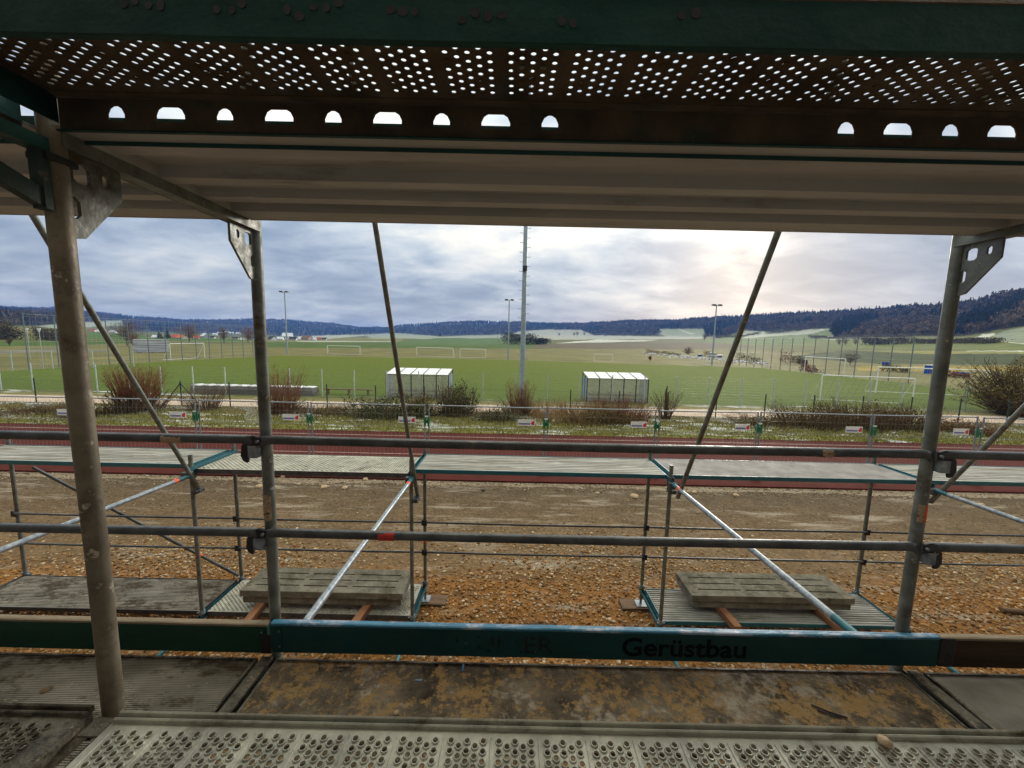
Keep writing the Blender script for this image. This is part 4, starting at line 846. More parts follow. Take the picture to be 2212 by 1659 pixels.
# ================================================================== pitch fence
YPF = 24.25
t = thing('pitch_fence', 'tall wire fence on galvanised posts along the near side of the pitch', 'fence', (0,YPF,G))
x00 = float(atY(1113,850,YPF)[0]); xs = [x00 + 2.075*k for k in range(-19, 17)]
for x in xs:
    p = part('post', MB().box(x-.03, x+.03, YPF-.025, YPF+.025, G, G+1.88), fpost, t)
mb = MB()
for k in range(11): mb.tube([(xs[0],YPF-.03,G+.12+.172*k),(xs[-1],YPF-.03,G+.12+.172*k)], .0042, 3, False)
part('horizontal_wires', mb, wirem, t, kind='stuff')
mb = MB(); x = xs[0]
while x < xs[-1]: mb.tube([(x,YPF-.035,G+.1),(x,YPF-.035,G+1.86)], .0014, 3, False); x += .2
part('vertical_wires', mb, wirem, t, kind='stuff')

# ================================================================== dugouts
def dugout(x0, x1, label):
    yb, yf = 24.75, 26.35; hb, hf = 1.63, 1.87; zb = G+.05
    t = thing('dugout_shelter', label, 'dugout', ((x0+x1)/2, (yb+yf)/2, G))
    n = 5; xs = [x0+(x1-x0)*k/n for k in range(n+1)]
    for x in xs:
        part('rear_post', MB().box(x-.028, x+.028, yb-.02, yb+.02, zb, G+hb), navy, t)
        part('rafter', MB().bar((x,yb-.05,G+hb+.035), (x,yf+.10,G+hf+.04), .045, .03), blackm, t)
    for x in (x0, x1):
        for y in (yb+.75, yf): part('side_post', MB().box(x-.028, x+.028, y-.025, y+.025, zb, G+hb+(hf-hb)*(y-yb)/(yf-yb)), navy, t)
        for a, b in ((yb+.03, yb+.71), (yb+.79, yf-.03)): part('side_pane', MB().box(x-.006, x+.006, a, b, zb+.08, G+hb-.02), polyb, t)
    sl_ = lambda y: G + hb + (hf-hb)*(y-yb)/(yf-yb)
    for a, b in zip(xs[:-1], xs[1:]):
        part('rear_pane', MB().box(a+.03, b-.03, yb-.005, yb+.005, zb+.06, G+hb-.03), polyg, t)
        part('roof_pane', MB().add([(a+.02,yb-.06,sl_(yb-.06)+.012),(b-.02,yb-.06,sl_(yb-.06)+.012),(b-.02,yf+.12,sl_(yf+.12)+.012),(a+.02,yf+.12,sl_(yf+.12)+.012)]*1 + [(a+.02,yb-.06,sl_(yb-.06)+.022),(b-.02,yb-.06,sl_(yb-.06)+.022),(b-.02,yf+.12,sl_(yf+.12)+.022),(a+.02,yf+.12,sl_(yf+.12)+.022)], [(3,2,1,0),(4,5,6,7),(0,1,5,4),(1,2,6,5),(2,3,7,6),(3,0,4,7)]), polyw, t)
    part('rear_beam', MB().box(x0-.03, x1+.03, yb-.03, yb+.03, G+hb-.03, G+hb+.012), navy, t); part('front_beam', MB().box(x0-.03, x1+.03, yf-.03, yf+.03, G+hf-.03, G+hf+.005), navy, t)
    bn = part('bench_seat', MB().box(x0+.15, x1-.15, yb+.22, yb+.55, G+.44, G+.48), barewd, t); part('bench_back', MB().box(x0+.15, x1-.15, yb+.12, yb+.15, G+.50, G+.62), barewd, t)
    part('kick_board', MB().box(x0+.04, x1-.04, yb+.03, yb+.05, zb, G+.36), greycol, t)
    return t
dugout(-8.27, -4.15, 'white-roofed glazed dugout shelter crossed by a raking strut')
dugout(4.93, 8.95, 'white-roofed glazed dugout shelter with bare shrubs growing in front')

# ================================================================== masts
def floodlight(x, y, h, label, rb, rt_, rungs, zg=G):
    t = thing('floodlight_mast', label, 'light mast', (x,y,zg)); mb = MB()
    mb.tube([(x,y,zg),(x,y,zg+h*.45),(x,y,zg+h)], [rb,(rb+rt_)/2,rt_], 16); part('pole', mb, greycol, t)
    part('crossarm', MB().box(x-.9 if not rungs else x-1.2, x+.9 if not rungs else x+1.2, y-.05, y+.05, zg+h-.1, zg+h), greycol, t)
    for s_ in (-1,1):
        part('lamp_head', MB().prism([(-.35,-.10),(.35,-.16),(.30,.12),(-.25,.16)], lambda u,v,w: (x+s_*.6+u, y-.1+w, zg+h-.05+v), (-.35,.3)), blackm, t)
    if rungs:
        z = zg+2.6; k = 0
        while z < zg+h-.6:
            s_ = 1 if k % 2 else -1; rad = rb+(rt_-rb)*(z-zg)/h; part('climbing_rung', MB().tube([(x+s_*(rad-.02),y-.02,z),(x+s_*(rad+.17),y-.02,z),(x+s_*(rad+.17),y-.02,z+.05)], .014, 6), greycol, t); z += .27; k += 1
        part('junction_box', MB().box(x-.13, x+.13, y-.30, y-.10, zg+8.0, zg+8.28), blackm, t)
    return t
pm = atZ(1128,878); floodlight(.60, 22.85, 19.0, 'tall near floodlight mast with climbing rungs beside the footpath', .165, .095, True)
floodlight(-48.9, 82.5, 13.3, 'slender floodlight mast at the village corner of the pitch', .17, .10, False)
floodlight(-.95, 81.3, 12.5, 'slender floodlight mast at the middle of the far touchline', .17, .10, False)
floodlight(40.3, 76.8, 11.9, 'slender floodlight mast at the pitch corner by the allotment rubble', .17, .10, False)

# ================================================================== ball-stop fences
bspost = mat('ball_stop_post', (.16,.20,.22), (.11,.14,.16), 5, .6, .2, 0)
def ballstop(pts, h, label):
    t = thing('ball_stop_fence', label, 'fence', (*pts[0], G))
    for x, y in pts: part('post', MB().tube([(x,y,G),(x,y,G+h)], .05, 8), bspost, t)
    mb = MB(); (ax,ay), (bx,by) = pts[0], pts[-1]; L_ = math.hypot(bx-ax, by-ay)
    for z in (.05,.55,h*.5,h-.05): mb.tube([(ax,ay,G+z),(bx,by,G+z)], .012, 3, False)
    k = 0.
    while k < L_: q = k/L_; mb.tube([(ax+(bx-ax)*q, ay+(by-ay)*q, G+.05), (ax+(bx-ax)*q, ay+(by-ay)*q, G+h-.05)], .004, 3, False); k += .5
    for z in np.arange(.3, h, .5): mb.tube([(ax,ay,G+z),(bx,by,G+z)], .004, 3, False)
    part('netting', mb, fpost, t, kind='stuff'); return t
ballstop([(-48.6+.00*k, 38+2.55*k) for k in range(15)], 5.6, 'tall ball-stop fence on the village side of the pitch')
ballstop([(45.6, 41.2+2.35*k) for k in range(17)], 5.4, 'tall ball-stop fence on the allotment side of the pitch')

# ================================================================== goals
def goal(a, b, h, label, depth=1.4, group=None, r=.045, z=G+.05, dirn=None):
    a, b = Vector((*a,z)), Vector((*b,z)); u = Vector((0,0,h)); d = (b-a).normalized(); nrm = dirn or Vector((-d.y,d.x,0))
    t = thing('football_goal', label, 'goal', tuple(a), group=group)
    part('goal_post', MB().tube([a,a+u], r, 8), white, t); part('goal_post', MB().tube([b,b+u], r, 8), white, t); part('crossbar', MB().tube([a+u,b+u], r, 8), white, t)
    for p in (a,b): part('stay', MB().tube([p+u,p+nrm*depth], r*.6, 6), white, t)
    part('ground_bar', MB().tube([a+nrm*depth,b+nrm*depth], r*.6, 6), white, t)
    mb = MB()
    n = int((b-a).length/.4)
    for k in range(n+1): q = a+(b-a)*k/n; mb.tube([q+u,q+nrm*depth], .006, 3, False)
    for k in range(1,6): w = k/6; mb.tube([a+u*(1-w)+nrm*depth*w, b+u*(1-w)+nrm*depth*w], .006, 3, False)
    part('net', mb, wirem, t, kind='stuff'); return t
goal((-50.0,55.5), (-50.6,62.4), 2.4, 'white football goal beside the stacked boards behind the ball-stop fence', 1.2, dirn=Vector((-1,0,0)))
goal((-41.9,86.0), (-34.6,86.2), 1.9, 'white training goal on the far meadow, the one nearest the village', 1.0, r=.05)
goal((-21.4,84.6), (-13.0,83.2), 2.0, 'wide white training goal on the far meadow behind the dugout roof', 1.0, r=.05)
goal((-11.4,82.6), (-5.9,83.2), 1.9, 'white training goal on the far meadow beside the middle floodlight', 1.0, r=.05)
goal((17.1,79.6), (20.9,79.4), 1.5, 'small pale training goal on the far meadow beyond the second dugout', .8, r=.04)
goal((38.0,74.6), (40.9,74.2), 1.9, 'small white goal at the foot of the corner floodlight', 1.0, r=.05)
goal((45.0,58.5), (44.6,51.0), 2.44, 'white football goal in front of the allotment ball-stop fence', 1.4, dirn=Vector((1,0,0)))
goal((22.6,27.6), (27.9,26.2), 1.9, 'white portable goal standing near the pitch fence', 1.1, dirn=Vector((.2,1,0)).normalized(), r=.034)
goal((32.2,33.4), (39.5,31.5), 2.3, 'large white goal behind the orange-stickered frame post', 1.4, dirn=Vector((.2,1,0)).normalized())

# ================================================================== low wall, stacked boards, bench, bin
a, b = atZ(405,853), atZ(668,860)
t = thing('padded_mat_wall', 'long low grey covered mat with frost on top beside the pitch', 'mat cover', (float(a[0]),24.75,G))
n = 40; vs = []; mb = MB()
for k in range(n+1):
    x = a[0]+(b[0]-a[0])*k/n; w = .02*math.sin(k*1.7)+.015*math.sin(k*3.1)
    vs += [(x,24.60+w,G),(x,24.58+w,G+.42),(x,24.68,G+.62+w),(x,25.3,G+.62+w),(x,25.4,G+.40),(x,25.4,G)]
mb.add(vs, [(6*k+j, 6*k+6+j, 6*k+7+j, 6*k+1+j) for k in range(n) for j in range(5)] + [(5,4,3,2,1,0), (6*n,6*n+1,6*n+2,6*n+3,6*n+4,6*n+5)])
part('grey_cover', mb, mat('grey_tarp', (.19,.18,.17), (.10,.095,.09), 1.5, .8, 0, .5, 6, stretch=(.3,1,1)), t)
mb = MB(); vs = []
for k in range(n+1):
    x = a[0]+(b[0]-a[0])*k/n; w = .02*math.sin(k*1.7)+.015*math.sin(k*3.1); vs += [(x,24.62+w*.5,G+.60+w),(x,24.9,G+.645+w),(x,25.32,G+.63+w)]
mb.add(vs, [(3*k+j,3*k+3+j,3*k+4+j,3*k+1+j) for k in range(n) for j in range(2)]); part('frost_layer', mb, mat('frost', (.68,.71,.74), (.5,.53,.56), 3, .9, 0, .3, 20), t)
a, b = atZ(297,762), atZ(366,761)
st = mat('stacked_boards', (.62,.64,.70), (.20,.20,.24), .9, .8, 0, .3, 10, stretch=(.15,.15,5))
t = thing('board_stack', 'tall white-edged stack of boards behind the ball-stop fence', 'board stack', (float(a[0]),float(a[1]),G))
d = Vector(b)-Vector(a); d.z = 0; ln_ = d.length; M_ = Matrix.Translation(Vector(a)) @ Matrix.Rotation(math.atan2(d.y,d.x), 4, 'Z')
for k in range(13): 
    o_ = random.uniform(-.12,.12); part('board', MB().box(o_, ln_+o_, 0, 1.6, .1+k*.2, .1+k*.2+.15, M_), st, t)
for q in (.1,.5,.9): part('bearer', MB().box(ln_*q, ln_*q+.2, -.05, 1.6, 0, .1, M_), barewd, t)
a = atZ(625,845); t = thing('wooden_bench', 'low grey plank bench at the pitch edge beyond the bare red shrub', 'bench', (-11.6,25.6,G+.05))
part('seat', MB().box(-12.9,-9.4,25.5,25.8,G+.40,G+.45), timberd, t)
for x in (-12.5,-11.1,-9.8): part('leg', MB().box(x-.04,x+.04,25.55,25.75,G+.05,G+.40), timberd, t)
t = thing('litter_bin', 'small dark litter bin between the grey mat and the bench', 'bin', (-14.0,25.2,G+.05)); part('bin_body', MB().tube([(-14,25.2,G+.05),(-14,25.2,G+.55)], [.16,.2], 12), blackm, t); part('rim', MB().tube([(-14,25.2,G+.53),(-14,25.2,G+.57)], .215, 12), galv, t)

# ================================================================== plants
def stems(n, base_r, h, spread, seed, r0=.008, segs=4, curl=.3, twigs=3, hvar=.4, tw_len=.35):
    r0 *= 1.45
    rd = np.random.default_rng(seed); mb = MB()
    for k in range(n):
        a = rd.uniform(0, 6.28); q = base_r*math.sqrt(rd.random()); x, y = q*math.cos(a), q*math.sin(a)
        out = spread*(.25+q/max(base_r,1e-3)*.75)*rd.uniform(.5,1.3); hh = h*rd.uniform(1-hvar,1); pts = [(x,y,0.)]; dx, dy = math.cos(a)*out, math.sin(a)*out
        ph, pw = rd.uniform(0,6.28), curl*rd.uniform(.2,1)
        for s_ in range(1, segs+1):
            u = s_/segs; pts.append((x+dx*u**1.3+pw*.12*math.sin(ph+u*4), y+dy*u**1.3+pw*.12*math.cos(ph+u*5), hh*u - .12*out*u*u))
        mb.tube(pts, [r0*(1-.75*i/segs) for i in range(segs+1)], 3, False)
        for w in range(twigs):
            i = int(rd.integers(1, segs+1)); p = np.array(pts[i]); b = rd.uniform(0,6.28); l_ = tw_len*rd.uniform(.4,1)
            q2 = p + np.array([math.cos(b)*l_*.6, math.sin(b)*l_*.6, l_*rd.uniform(.3,1)]); mb.tube([tuple(p), tuple(q2)], [r0*.45, r0*.15], 3, False)
    return mb
def leaves(n, rx, ry, rz, seed, size=.05, hollow=.0, zc=None, dome=True):
    rd = np.random.default_rng(seed); d = rd.normal(size=(n,3)); d /= np.linalg.norm(d,axis=1)[:,None]; q = (hollow+(1-hollow)*rd.random(n)**.45)[:,None]
    P = d*q*np.array([rx,ry,rz]); 
    lump = 1+.25*np.sin(d[:,0]*5+seed)*np.sin(d[:,1]*4+seed*2)+.18*np.sin(d[:,2]*7+d[:,0]*6); P *= lump[:,None]
    if dome: P[:,2] = np.abs(P[:,2])
    P[:,2] += zc or 0; A = rd.normal(size=(n,3)); B_ = rd.normal(size=(n,3)); s_ = size*rd.uniform(.5,1.3,(n,1))
    A = A/np.linalg.norm(A,axis=1)[:,None]*s_; B_ = B_/np.linalg.norm(B_,axis=1)[:,None]*s_*.55
    V = np.stack([P-A, P+B_, P+A, P-B_],1).reshape(-1,3); mb = MB(); mb.v = [tuple(v) for v in V.tolist()]; mb.f = [(4*i,4*i+1,4*i+2,4*i+3) for i in range(n)]; mb.sm = [False]*n; return mb
def shift(mb, p): mb.v = [(x+p[0],y+p[1],z+p[2]) for x,y,z in mb.v]; return mb
def plant(name, label, cat, p, parts, group=None):
    t = thing(name, label, cat, tuple(map(float,p)), group)
    for nm, mb, m_ in parts: part(nm, shift(mb, p), m_, t)
    return t
zv = G+.06
# pruned red shrub behind the left raking strut
p = vec(-18.6,18.6,zv); plant('bare_shrub', 'large pruned shrub with thick dark stumps and red upright shoots', 'shrub', p,
  [('stumps', stems(26,.45,1.25,.75,3,.050,4,1.0,3), bark), ('shoots', shift(stems(300,.85,1.6,.45,4,.009,4,.4,3), (0,0,.7)), twigr), ('low_twigs', stems(170,1.0,.9,.5,5,.010,4,1.0,5), twigb)])
p = vec(-11.6,19.0,zv); plant('bare_shrub', 'upright red-stemmed shrub behind the green-board scaffold frame', 'shrub', p, [('stems', stems(130,.55,2.4,.6,6,.010,5,.9,5), twigr), ('low_twigs', stems(130,.9,.8,.45,7,.010,4,1.0,4), twigb)])
p = vec(-16.0,19.4,zv); plant('bare_shrub', 'small bare shrub at the braced fence post', 'shrub', p, [('stems', stems(120,.7,1.35,.8,8,.010,4,.6,4), twigb)])
def bushp(px, py, rx, ry, rz, nleaf, label, seed, st=60, lm=leafg, sm=twigb, size=.065, z=zv, cat='bush', sh=1.15, name='evergreen_bush'):
    p = atZ(px, py, z); return plant(name, label, cat, p, [('foliage', leaves(nleaf,rx,ry,rz,seed,size), lm), ('stems', stems(st,max(rx,ry)*.8,rz*sh,rx*.35,seed+1,.009,4,.5,3), sm)])
bushp(830,900,2.3,.9,1.0,5200,'low spreading evergreen bush with frosted foot beside the track verge',21)
bushp(985,896,1.1,.7,1.55,3400,'tall dark evergreen bush beside the first dugout',22, st=150)
bushp(905,897,1.0,.7,1.05,1900,'rounded yellow-green bush below the first dugout',23, lm=leafo)
bushp(1075,907,1.3,.5,.6,1200,'low straggly bush between evergreen bush and near mast',24, st=90)
p = atZ(1122,893,zv); plant('bare_shrub', 'tall bare shrub wrapped round the foot of the near mast', 'shrub', p, [('stems', stems(110,.5,1.75,.35,25,.010,5,.9,5), twigr), ('low_twigs', stems(120,.9,.75,.6,26,.010,4,1.0,5), twigb)])
p = atZ(1225,903,zv); plant('dry_reeds', 'stand of straw-coloured dry reeds beside the near mast', 'reeds', p, [('stalks', stems(620,1.9,1.0,.14,27,.008,4,.3,1,.5,.15), straw)])
p = atZ(1330,903,zv); plant('bare_shrub', 'red-brown thicket in front of the second dugout', 'shrub', p, [('stems', stems(380,1.7,1.15,.45,28,.008,5,1.0,5,.6), twigr), ('leaves', leaves(1100,1.7,.6,.7,29,.04), leafo)])
bushp(1290,914,2.1,.5,.75,2000,'low green-brown bramble at the foot of the red-brown thicket',30, lm=leafo, st=120)
p = atZ(1436,905,zv); plant('tree_stump_post', 'dark ragged stump standing at the end of the red-brown thicket', 'stump', p, [('trunk', MB().tube([(0,0,0),(.03,0,.8),(-.02,.02,1.35),(.02,0,1.75)], [.10,.085,.07,.02], 8), bark), ('twigs', stems(70,.25,1.5,.5,31,.010,4,.6,4), twigb)])
bushp(1640,918,1.6,.5,.45,1100,'low dark bramble in front of the bare footpath gap',32, lm=leafo, st=90)
bushp(1740,920,1.7,.7,.95,2400,'green-brown bramble thicket on the verge, its lower end',33, lm=leafo, st=260, size=.055)
bushp(1850,922,1.8,.7,1.15,2600,'tall green-brown bramble thicket mixed with reeds',34, lm=leafo, st=330, size=.055)
bushp(1945,925,1.4,.6,1.0,1700,'green-brown bramble thicket next to the orange-stickered post',35, lm=leafo, st=240, size=.055)
bushp(2075,932,1.3,.6,.5,900,'low bare bramble behind the orange-stickered post',36, lm=leafo, sm=twigr, st=150)
p = vec(31.2,22.9,zv); plant('large_bush', 'big spreading brown and olive bush by the footpath', 'bush', p, [('foliage', leaves(9000,2.5,2.0,2.0,37,.07,.35,1.4,False), leafo), ('branches', stems(260,1.0,3.6,2.2,38,.020,5,.8,6,.5,.6), bark), ('low_branches', stems(120,1.2,1.8,2.6,39,.015,4,.8,5,.5,.5), twigb)])
for k,(px,py,lb) in enumerate(((90,890,'low dry tuft along the footpath beside the far end of the fence'),(215,893,'low dry tuft of grass in front of the pruned shrub'),(690,893,'low dark weed tuft between red-stemmed shrub and evergreen bush'))):
    bushp(px,py,1.5,.35,.28,500,lb,50+k,st=200,lm=leafo,name='weed_tuft',cat='weeds')
# ------------------------------------------------ bare trees
def bare_tree(h, seed, spread=.5, depth=5, r0=None, lean=0, nb=3, first=.22, fuzz=1.0):
    """trunk, limbs that fork towards the edge of an egg-shaped crown, and a haze of fine twigs"""
    rd = random.Random(seed); tr, br = MB(), MB(); r0 = r0 or h*.022; ax = Vector((lean,0,1)).normalized()
    kx = spread*.62; C0 = ax*h*(.5+first*.5); rad = Vector((h*kx, h*kx, h*(.5-first*.5)))
    tr.tube([Vector((0,0,-.2)), ax*h*first, ax*h*.55+Vector((rd.uniform(-1,1),rd.uniform(-1,1),0))*h*.02, ax*h*.82], [r0,r0*.85,r0*.45,r0*.12], 7, False)
    def egg(q=None):
        d = Vector((rd.gauss(0,1),rd.gauss(0,1),rd.gauss(0,1))).normalized(); q = q if q else rd.random()**.35
        lump = 1+.22*math.sin(d.x*4+seed)*math.sin(d.y*3+seed*1.7)+.12*math.sin(d.z*6+d.x*5)
        return C0 + Vector((d.x*rad.x,d.y*rad.y,d.z*rad.z))*q*lump
    thin = max(.02, h*.0022)
    for k in range(16+depth*9):
        e_ = egg(rd.uniform(.6,1)); s_ = ax*h*min(.78, max(first*.95, (e_.z/h)*rd.uniform(.45,.75))); mid = s_+(e_-s_)*.5+Vector((rd.uniform(-1,1),rd.uniform(-1,1),rd.uniform(-.2,1)))*h*.03
        br.tube([s_,mid,e_], [r0*.34,r0*.2,thin], 4, False)
        for q in range(depth+2):
            a = s_+(e_-s_)*rd.uniform(.35,1); b = a+Vector((rd.gauss(0,1),rd.gauss(0,1),rd.gauss(.5,.8))).normalized()*h*rd.uniform(.05,.15); br.tube([a,b], [thin*1.6,thin*.6], 3, False)
    for k in range(int(1500*fuzz)):
        c = egg(); d = Vector((rd.gauss(0,1),rd.gauss(0,1),rd.gauss(.4,1))).normalized()*h*rd.uniform(.02,.05); o = d.orthogonal().normalized()*thin*rd.uniform(.6,1.3); br.add([c-d+o, c-d-o, c+d], [(0,1,2)])
    return tr, br
def tree(name, label, p, h, seed, mt=bark, mc=twigb, group=None, **k):
    tr, br = bare_tree(h, seed, **k); return plant(name, label, 'tree', p, [('trunk', tr, mt), ('crown', br, mc)], group)
fartwig = mat('far_twigs', (.16,.10,.065), (.10,.065,.045), .5, .9, 0, 0)
greytwig = mat('grey_twigs', (.17,.145,.12), (.11,.095,.08), .5, .9, 0, 0)
gp = lambda x, y: on_terrain(x, y)[0]
def hpx(x, y, yt): p = gp(x, y); return float((y-yt)/FPX*(p[1]*cp-p[2]*sp))/1.06
tree('bare_tree', 'tallest bare tree behind the board stack', gp(275,748), hpx(275,748,688), 101, mc=fartwig, r0=.16, spread=.85)
tree('bare_tree', 'smaller brown-leaved tree beside the tallest bare tree', gp(291,752), hpx(291,752,722), 102, mc=twigr, r0=.10)
tree('bare_tree', 'rounded bare tree in front of the village with red roofs', gp(409,739), hpx(409,739,696), 103, mc=fartwig, r0=.22, spread=.98)
tree('bare_tree', 'narrow bare tree above the hedge by the village', gp(484,741), hpx(484,741,704), 104, mc=fartwig, r0=.2)
tree('bare_tree', 'reddish bare tree beside the green-board scaffold frame', gp(536,741), hpx(536,741,703), 105, mc=twigr, r0=.2, spread=.7)
tree('young_tree', 'young leaning tree beside the park road', gp(20,748), hpx(20,748,728), 106, mc=twigb, depth=3, lean=.12, fuzz=.12)
tree('bare_tree', 'round-crowned bare tree standing alone beyond the far meadow', gp(1486,768), hpx(1486,768,748), 107, mc=fartwig, spread=1.0, first=.12, depth=5)
tree('bare_tree', 'spreading bare tree behind the allotment ball-stop fence', gp(1836,789), hpx(1836,789,757), 108, mc=greytwig, spread=1.15, first=.16)
tree('bare_tree', 'tiny thin tree on the meadow beside the rubble strip', gp(1404,781), hpx(1404,781,768), 109, mc=twigr, depth=3)
for k,(x,y,h,lb) in enumerate(((1208,727,9.5,'lone bare tree on the frosted field, standing apart from the group of three'),(1240,727,11,'bare tree on the frosted field, outer tree of the group of three'),(1247,727,13,'bare tree on the frosted field, middle tree of the group of three'),(1262,726,13,'darker bare tree on the frosted field, broadest of the group of three'),(1307,728,8,'small bare tree at the edge of the wood on the frosted field'),(1522,736,10,'bare tree on the pale slope beside the corner floodlight'))):
    tree('field_tree', lb, gp(x,y), h, 120+k, mc=greytwig, depth=4, spread=.55)
for k,(x,y,h) in enumerate(((1812,746,hpx(1812,746,728)),(1826,746,hpx(1826,746,727)),(1848,745,hpx(1848,745,730)),(1868,745,hpx(1868,745,728)),(1890,744,hpx(1890,744,720)),(1925,744,hpx(1925,744,723)))):
    tree('slope_tree', 'grey bare tree in the loose row above the allotment fence', gp(x,y), h, 130+k, mc=greytwig, depth=4, spread=.7, first=.15, group='loose row of grey trees above the allotment fence')
def hedge(name, label, pts, hh, dd, n, m_, cat='hedge', size=.35, group=None):
    P = np.array([gp(*q) for q in pts]); c = P.mean(0); t = thing(name, label, cat, tuple(c), group); mb = MB(); st_ = MB(); seg = len(P)-1
    V = []; rd = np.random.default_rng(int(pts[0][0]*7+pts[0][1])); u = rd.random(n)*seg; i = np.minimum(u.astype(int), seg-1); f = (u-i)[:,None]; B_ = P[i]*(1-f)+P[i+1]*f
    bump = .7+.3*np.sin(u*9)*np.sin(u*4.3+1)+.15*np.sin(u*23)
    off = np.stack([rd.normal(0,dd*.35,n), rd.normal(0,dd*.35,n), rd.random(n)**.7*hh*bump],-1); C = B_+off
    A = rd.normal(size=(n,3)); D = rd.normal(size=(n,3)); A = A/np.linalg.norm(A,axis=1)[:,None]*size*rd.uniform(.5,1.2,(n,1)); D = D/np.linalg.norm(D,axis=1)[:,None]*size*.45
    V = np.stack([C-A,C+D,C+A,C-D],1).reshape(-1,3); mb.v = [tuple(v) for v in V.tolist()]; mb.f = [(4*k,4*k+1,4*k+2,4*k+3) for k in range(n)]; mb.sm = [False]*n
    part('foliage', mb, m_, t)
    for k in range(14):
        q = P[0]+(P[-1]-P[0])*k/13; st_.tube([tuple(q), tuple(q+np.array([0,0,hh*.6]))], size*.12, 4, False)
    part('stems', st_, bark, t); return t
hedge('hedge', 'dark dense thicket standing alone on the green plain behind the near mast', [(1090,744),(1180,744)], 8.5, 7, 5200, mat('dark_hedge',(.055,.05,.03),(.022,.022,.014),.12,.9,0,0), size=.55)
hedge('hedge', 'brown clipped hedge beside the park lamps', [(78,734),(140,737)], 4.6, 2.5, 2600, hedgeg, size=.35)
hedge('hedge', 'dark green-brown bush on the park slope beside the clipped hedge', [(-15,734),(26,733)], 6.5, 4, 2200, hedgeg, 'bush', size=.45)
hedge('hedge', 'brown trees on top of the park slope', [(-20,702),(22,703)], 9, 10, 700, hedgeg, 'bush', size=1.0)
for k,(pts,hh,lb) in enumerate((([(1395,762),(1425,764)],1.6,'reddish scrub at the outer end of the rubble strip'),([(1430,765),(1470,768)],1.2,'low brown scrub along the rubble strip'),([(1520,769),(1545,771)],2.2,'brown scrub near the corner floodlight'),([(1590,778),(1640,783)],2.2,'reddish scrub behind the end of the allotment fence'),([(1685,783),(1718,786)],3.2,'dense reddish bush behind the allotment fence'),([(1722,786),(1735,787)],2.0,'narrow dark red bush beside the dense reddish one'),([(1735,800),(1760,806)],1.2,'low weeds at the foot of the allotment fence'),([(1905,802),(1960,806)],1.4,'brown scrub beside the blue hut'),([(2020,812),(2090,818)],1.3,'brown scrub behind the orange-stickered post'))):
    hedge('scrub', lb, pts, hh, 1.2, 420, twigr if k % 2 == 0 else hedgeg, 'scrub', size=.2)
for k,(pts,hh) in enumerate((([(1655,721),(1690,719),(1730,716)],hpx(1690,719,710)),([(1750,731),(1800,732),(1880,734)],hpx(1800,732,724)),([(1975,742),(2060,741),(2152,742)],hpx(2060,741,729)),([(1870,745),(1910,744),(1962,742)],hpx(1910,744,724)),([(1640,722),(1600,728),(1545,731)],hpx(1600,728,722)))):
    hedge('field_hedge', ['dark hedge on the frosted slope above the far field','long dark hedge below the grey woodland','dark hedge running to the white lane','tall grey scrub hedge among the grey slope trees','thin hedge along the pale field edge'][k], pts, hh, 5, 2200, greytwig if k % 2 else hedgeg, size=.7)
# rubble strip and allotment bits
n = 500; q = on_terrain(rng.uniform(1385,1620,n), np.zeros(n)+0) if False else None
xs_ = rng.uniform(1390,1660,900); ys_ = 763+(xs_-1390)*.085+rng.normal(0,1.6,900); Q = on_terrain(xs_, ys_)
sz = rng.uniform(.08,.35,900); V = IV[None]*rng.uniform(.6,1.3,(900,len(IV),3))*sz[:,None,None]*np.array([1.4,1,.6]) + Q[:,None,:]
cc = np.where(rng.random((900,1)) < .45, np.array([[.62,.65,.70]]), np.array([[.22,.19,.16]])); link('rubble_strip', npmesh('rubble_strip', V.reshape(-1,3), (IF[None]+(np.arange(900)*len(IV))[:,None,None]).reshape(-1,3), stonem, np.repeat(cc,len(IV),0)), kind='stuff')
def hut(px, py, w, h, label, wall, roof):
    p = gp(px,py); t = thing('garden_hut', label, 'hut', tuple(p)); part('hut_wall', shift(MB().box(-w/2,w/2,-w*.35,w*.35,0,h), p), wall, t)
    part('hut_roof', shift(MB().box(-w*.56,w*.56,-w*.45,w*.45,h,h+.12), p), roof, t); part('door', shift(MB().box(-w*.12,w*.18,-w*.36,-w*.352,.02,h*.85), p), blackm, t)
hut(2012,808,1.5,1.4,'blue garden hut with pale flat roof beside the orange-stickered post',bluep,white)
hut(1913,789,1.1,.7,'small blue container beside the spreading bare tree',bluep,bluep)
hut(2076,813,1.2,.5,'low blue tarpaulin-covered heap behind the orange-stickered post',bluep,bluep)
hut(1512,770,1.3,.6,'blue container in the rubble strip, nearer the lone tree',bluep,greycol)
hut(1555,772,1.3,.7,'blue container in the rubble strip next to the corner floodlight',bluep,white)
hut(1538,773,1.3,1.5,'pale hut at the corner floodlight',greycol,white)
hut(1738,792,.7,1.3,'dark red shed behind the allotment fence',mat('dark_red',(.12,.02,.02),(.08,.015,.015),3,.8,0,0),blackm)
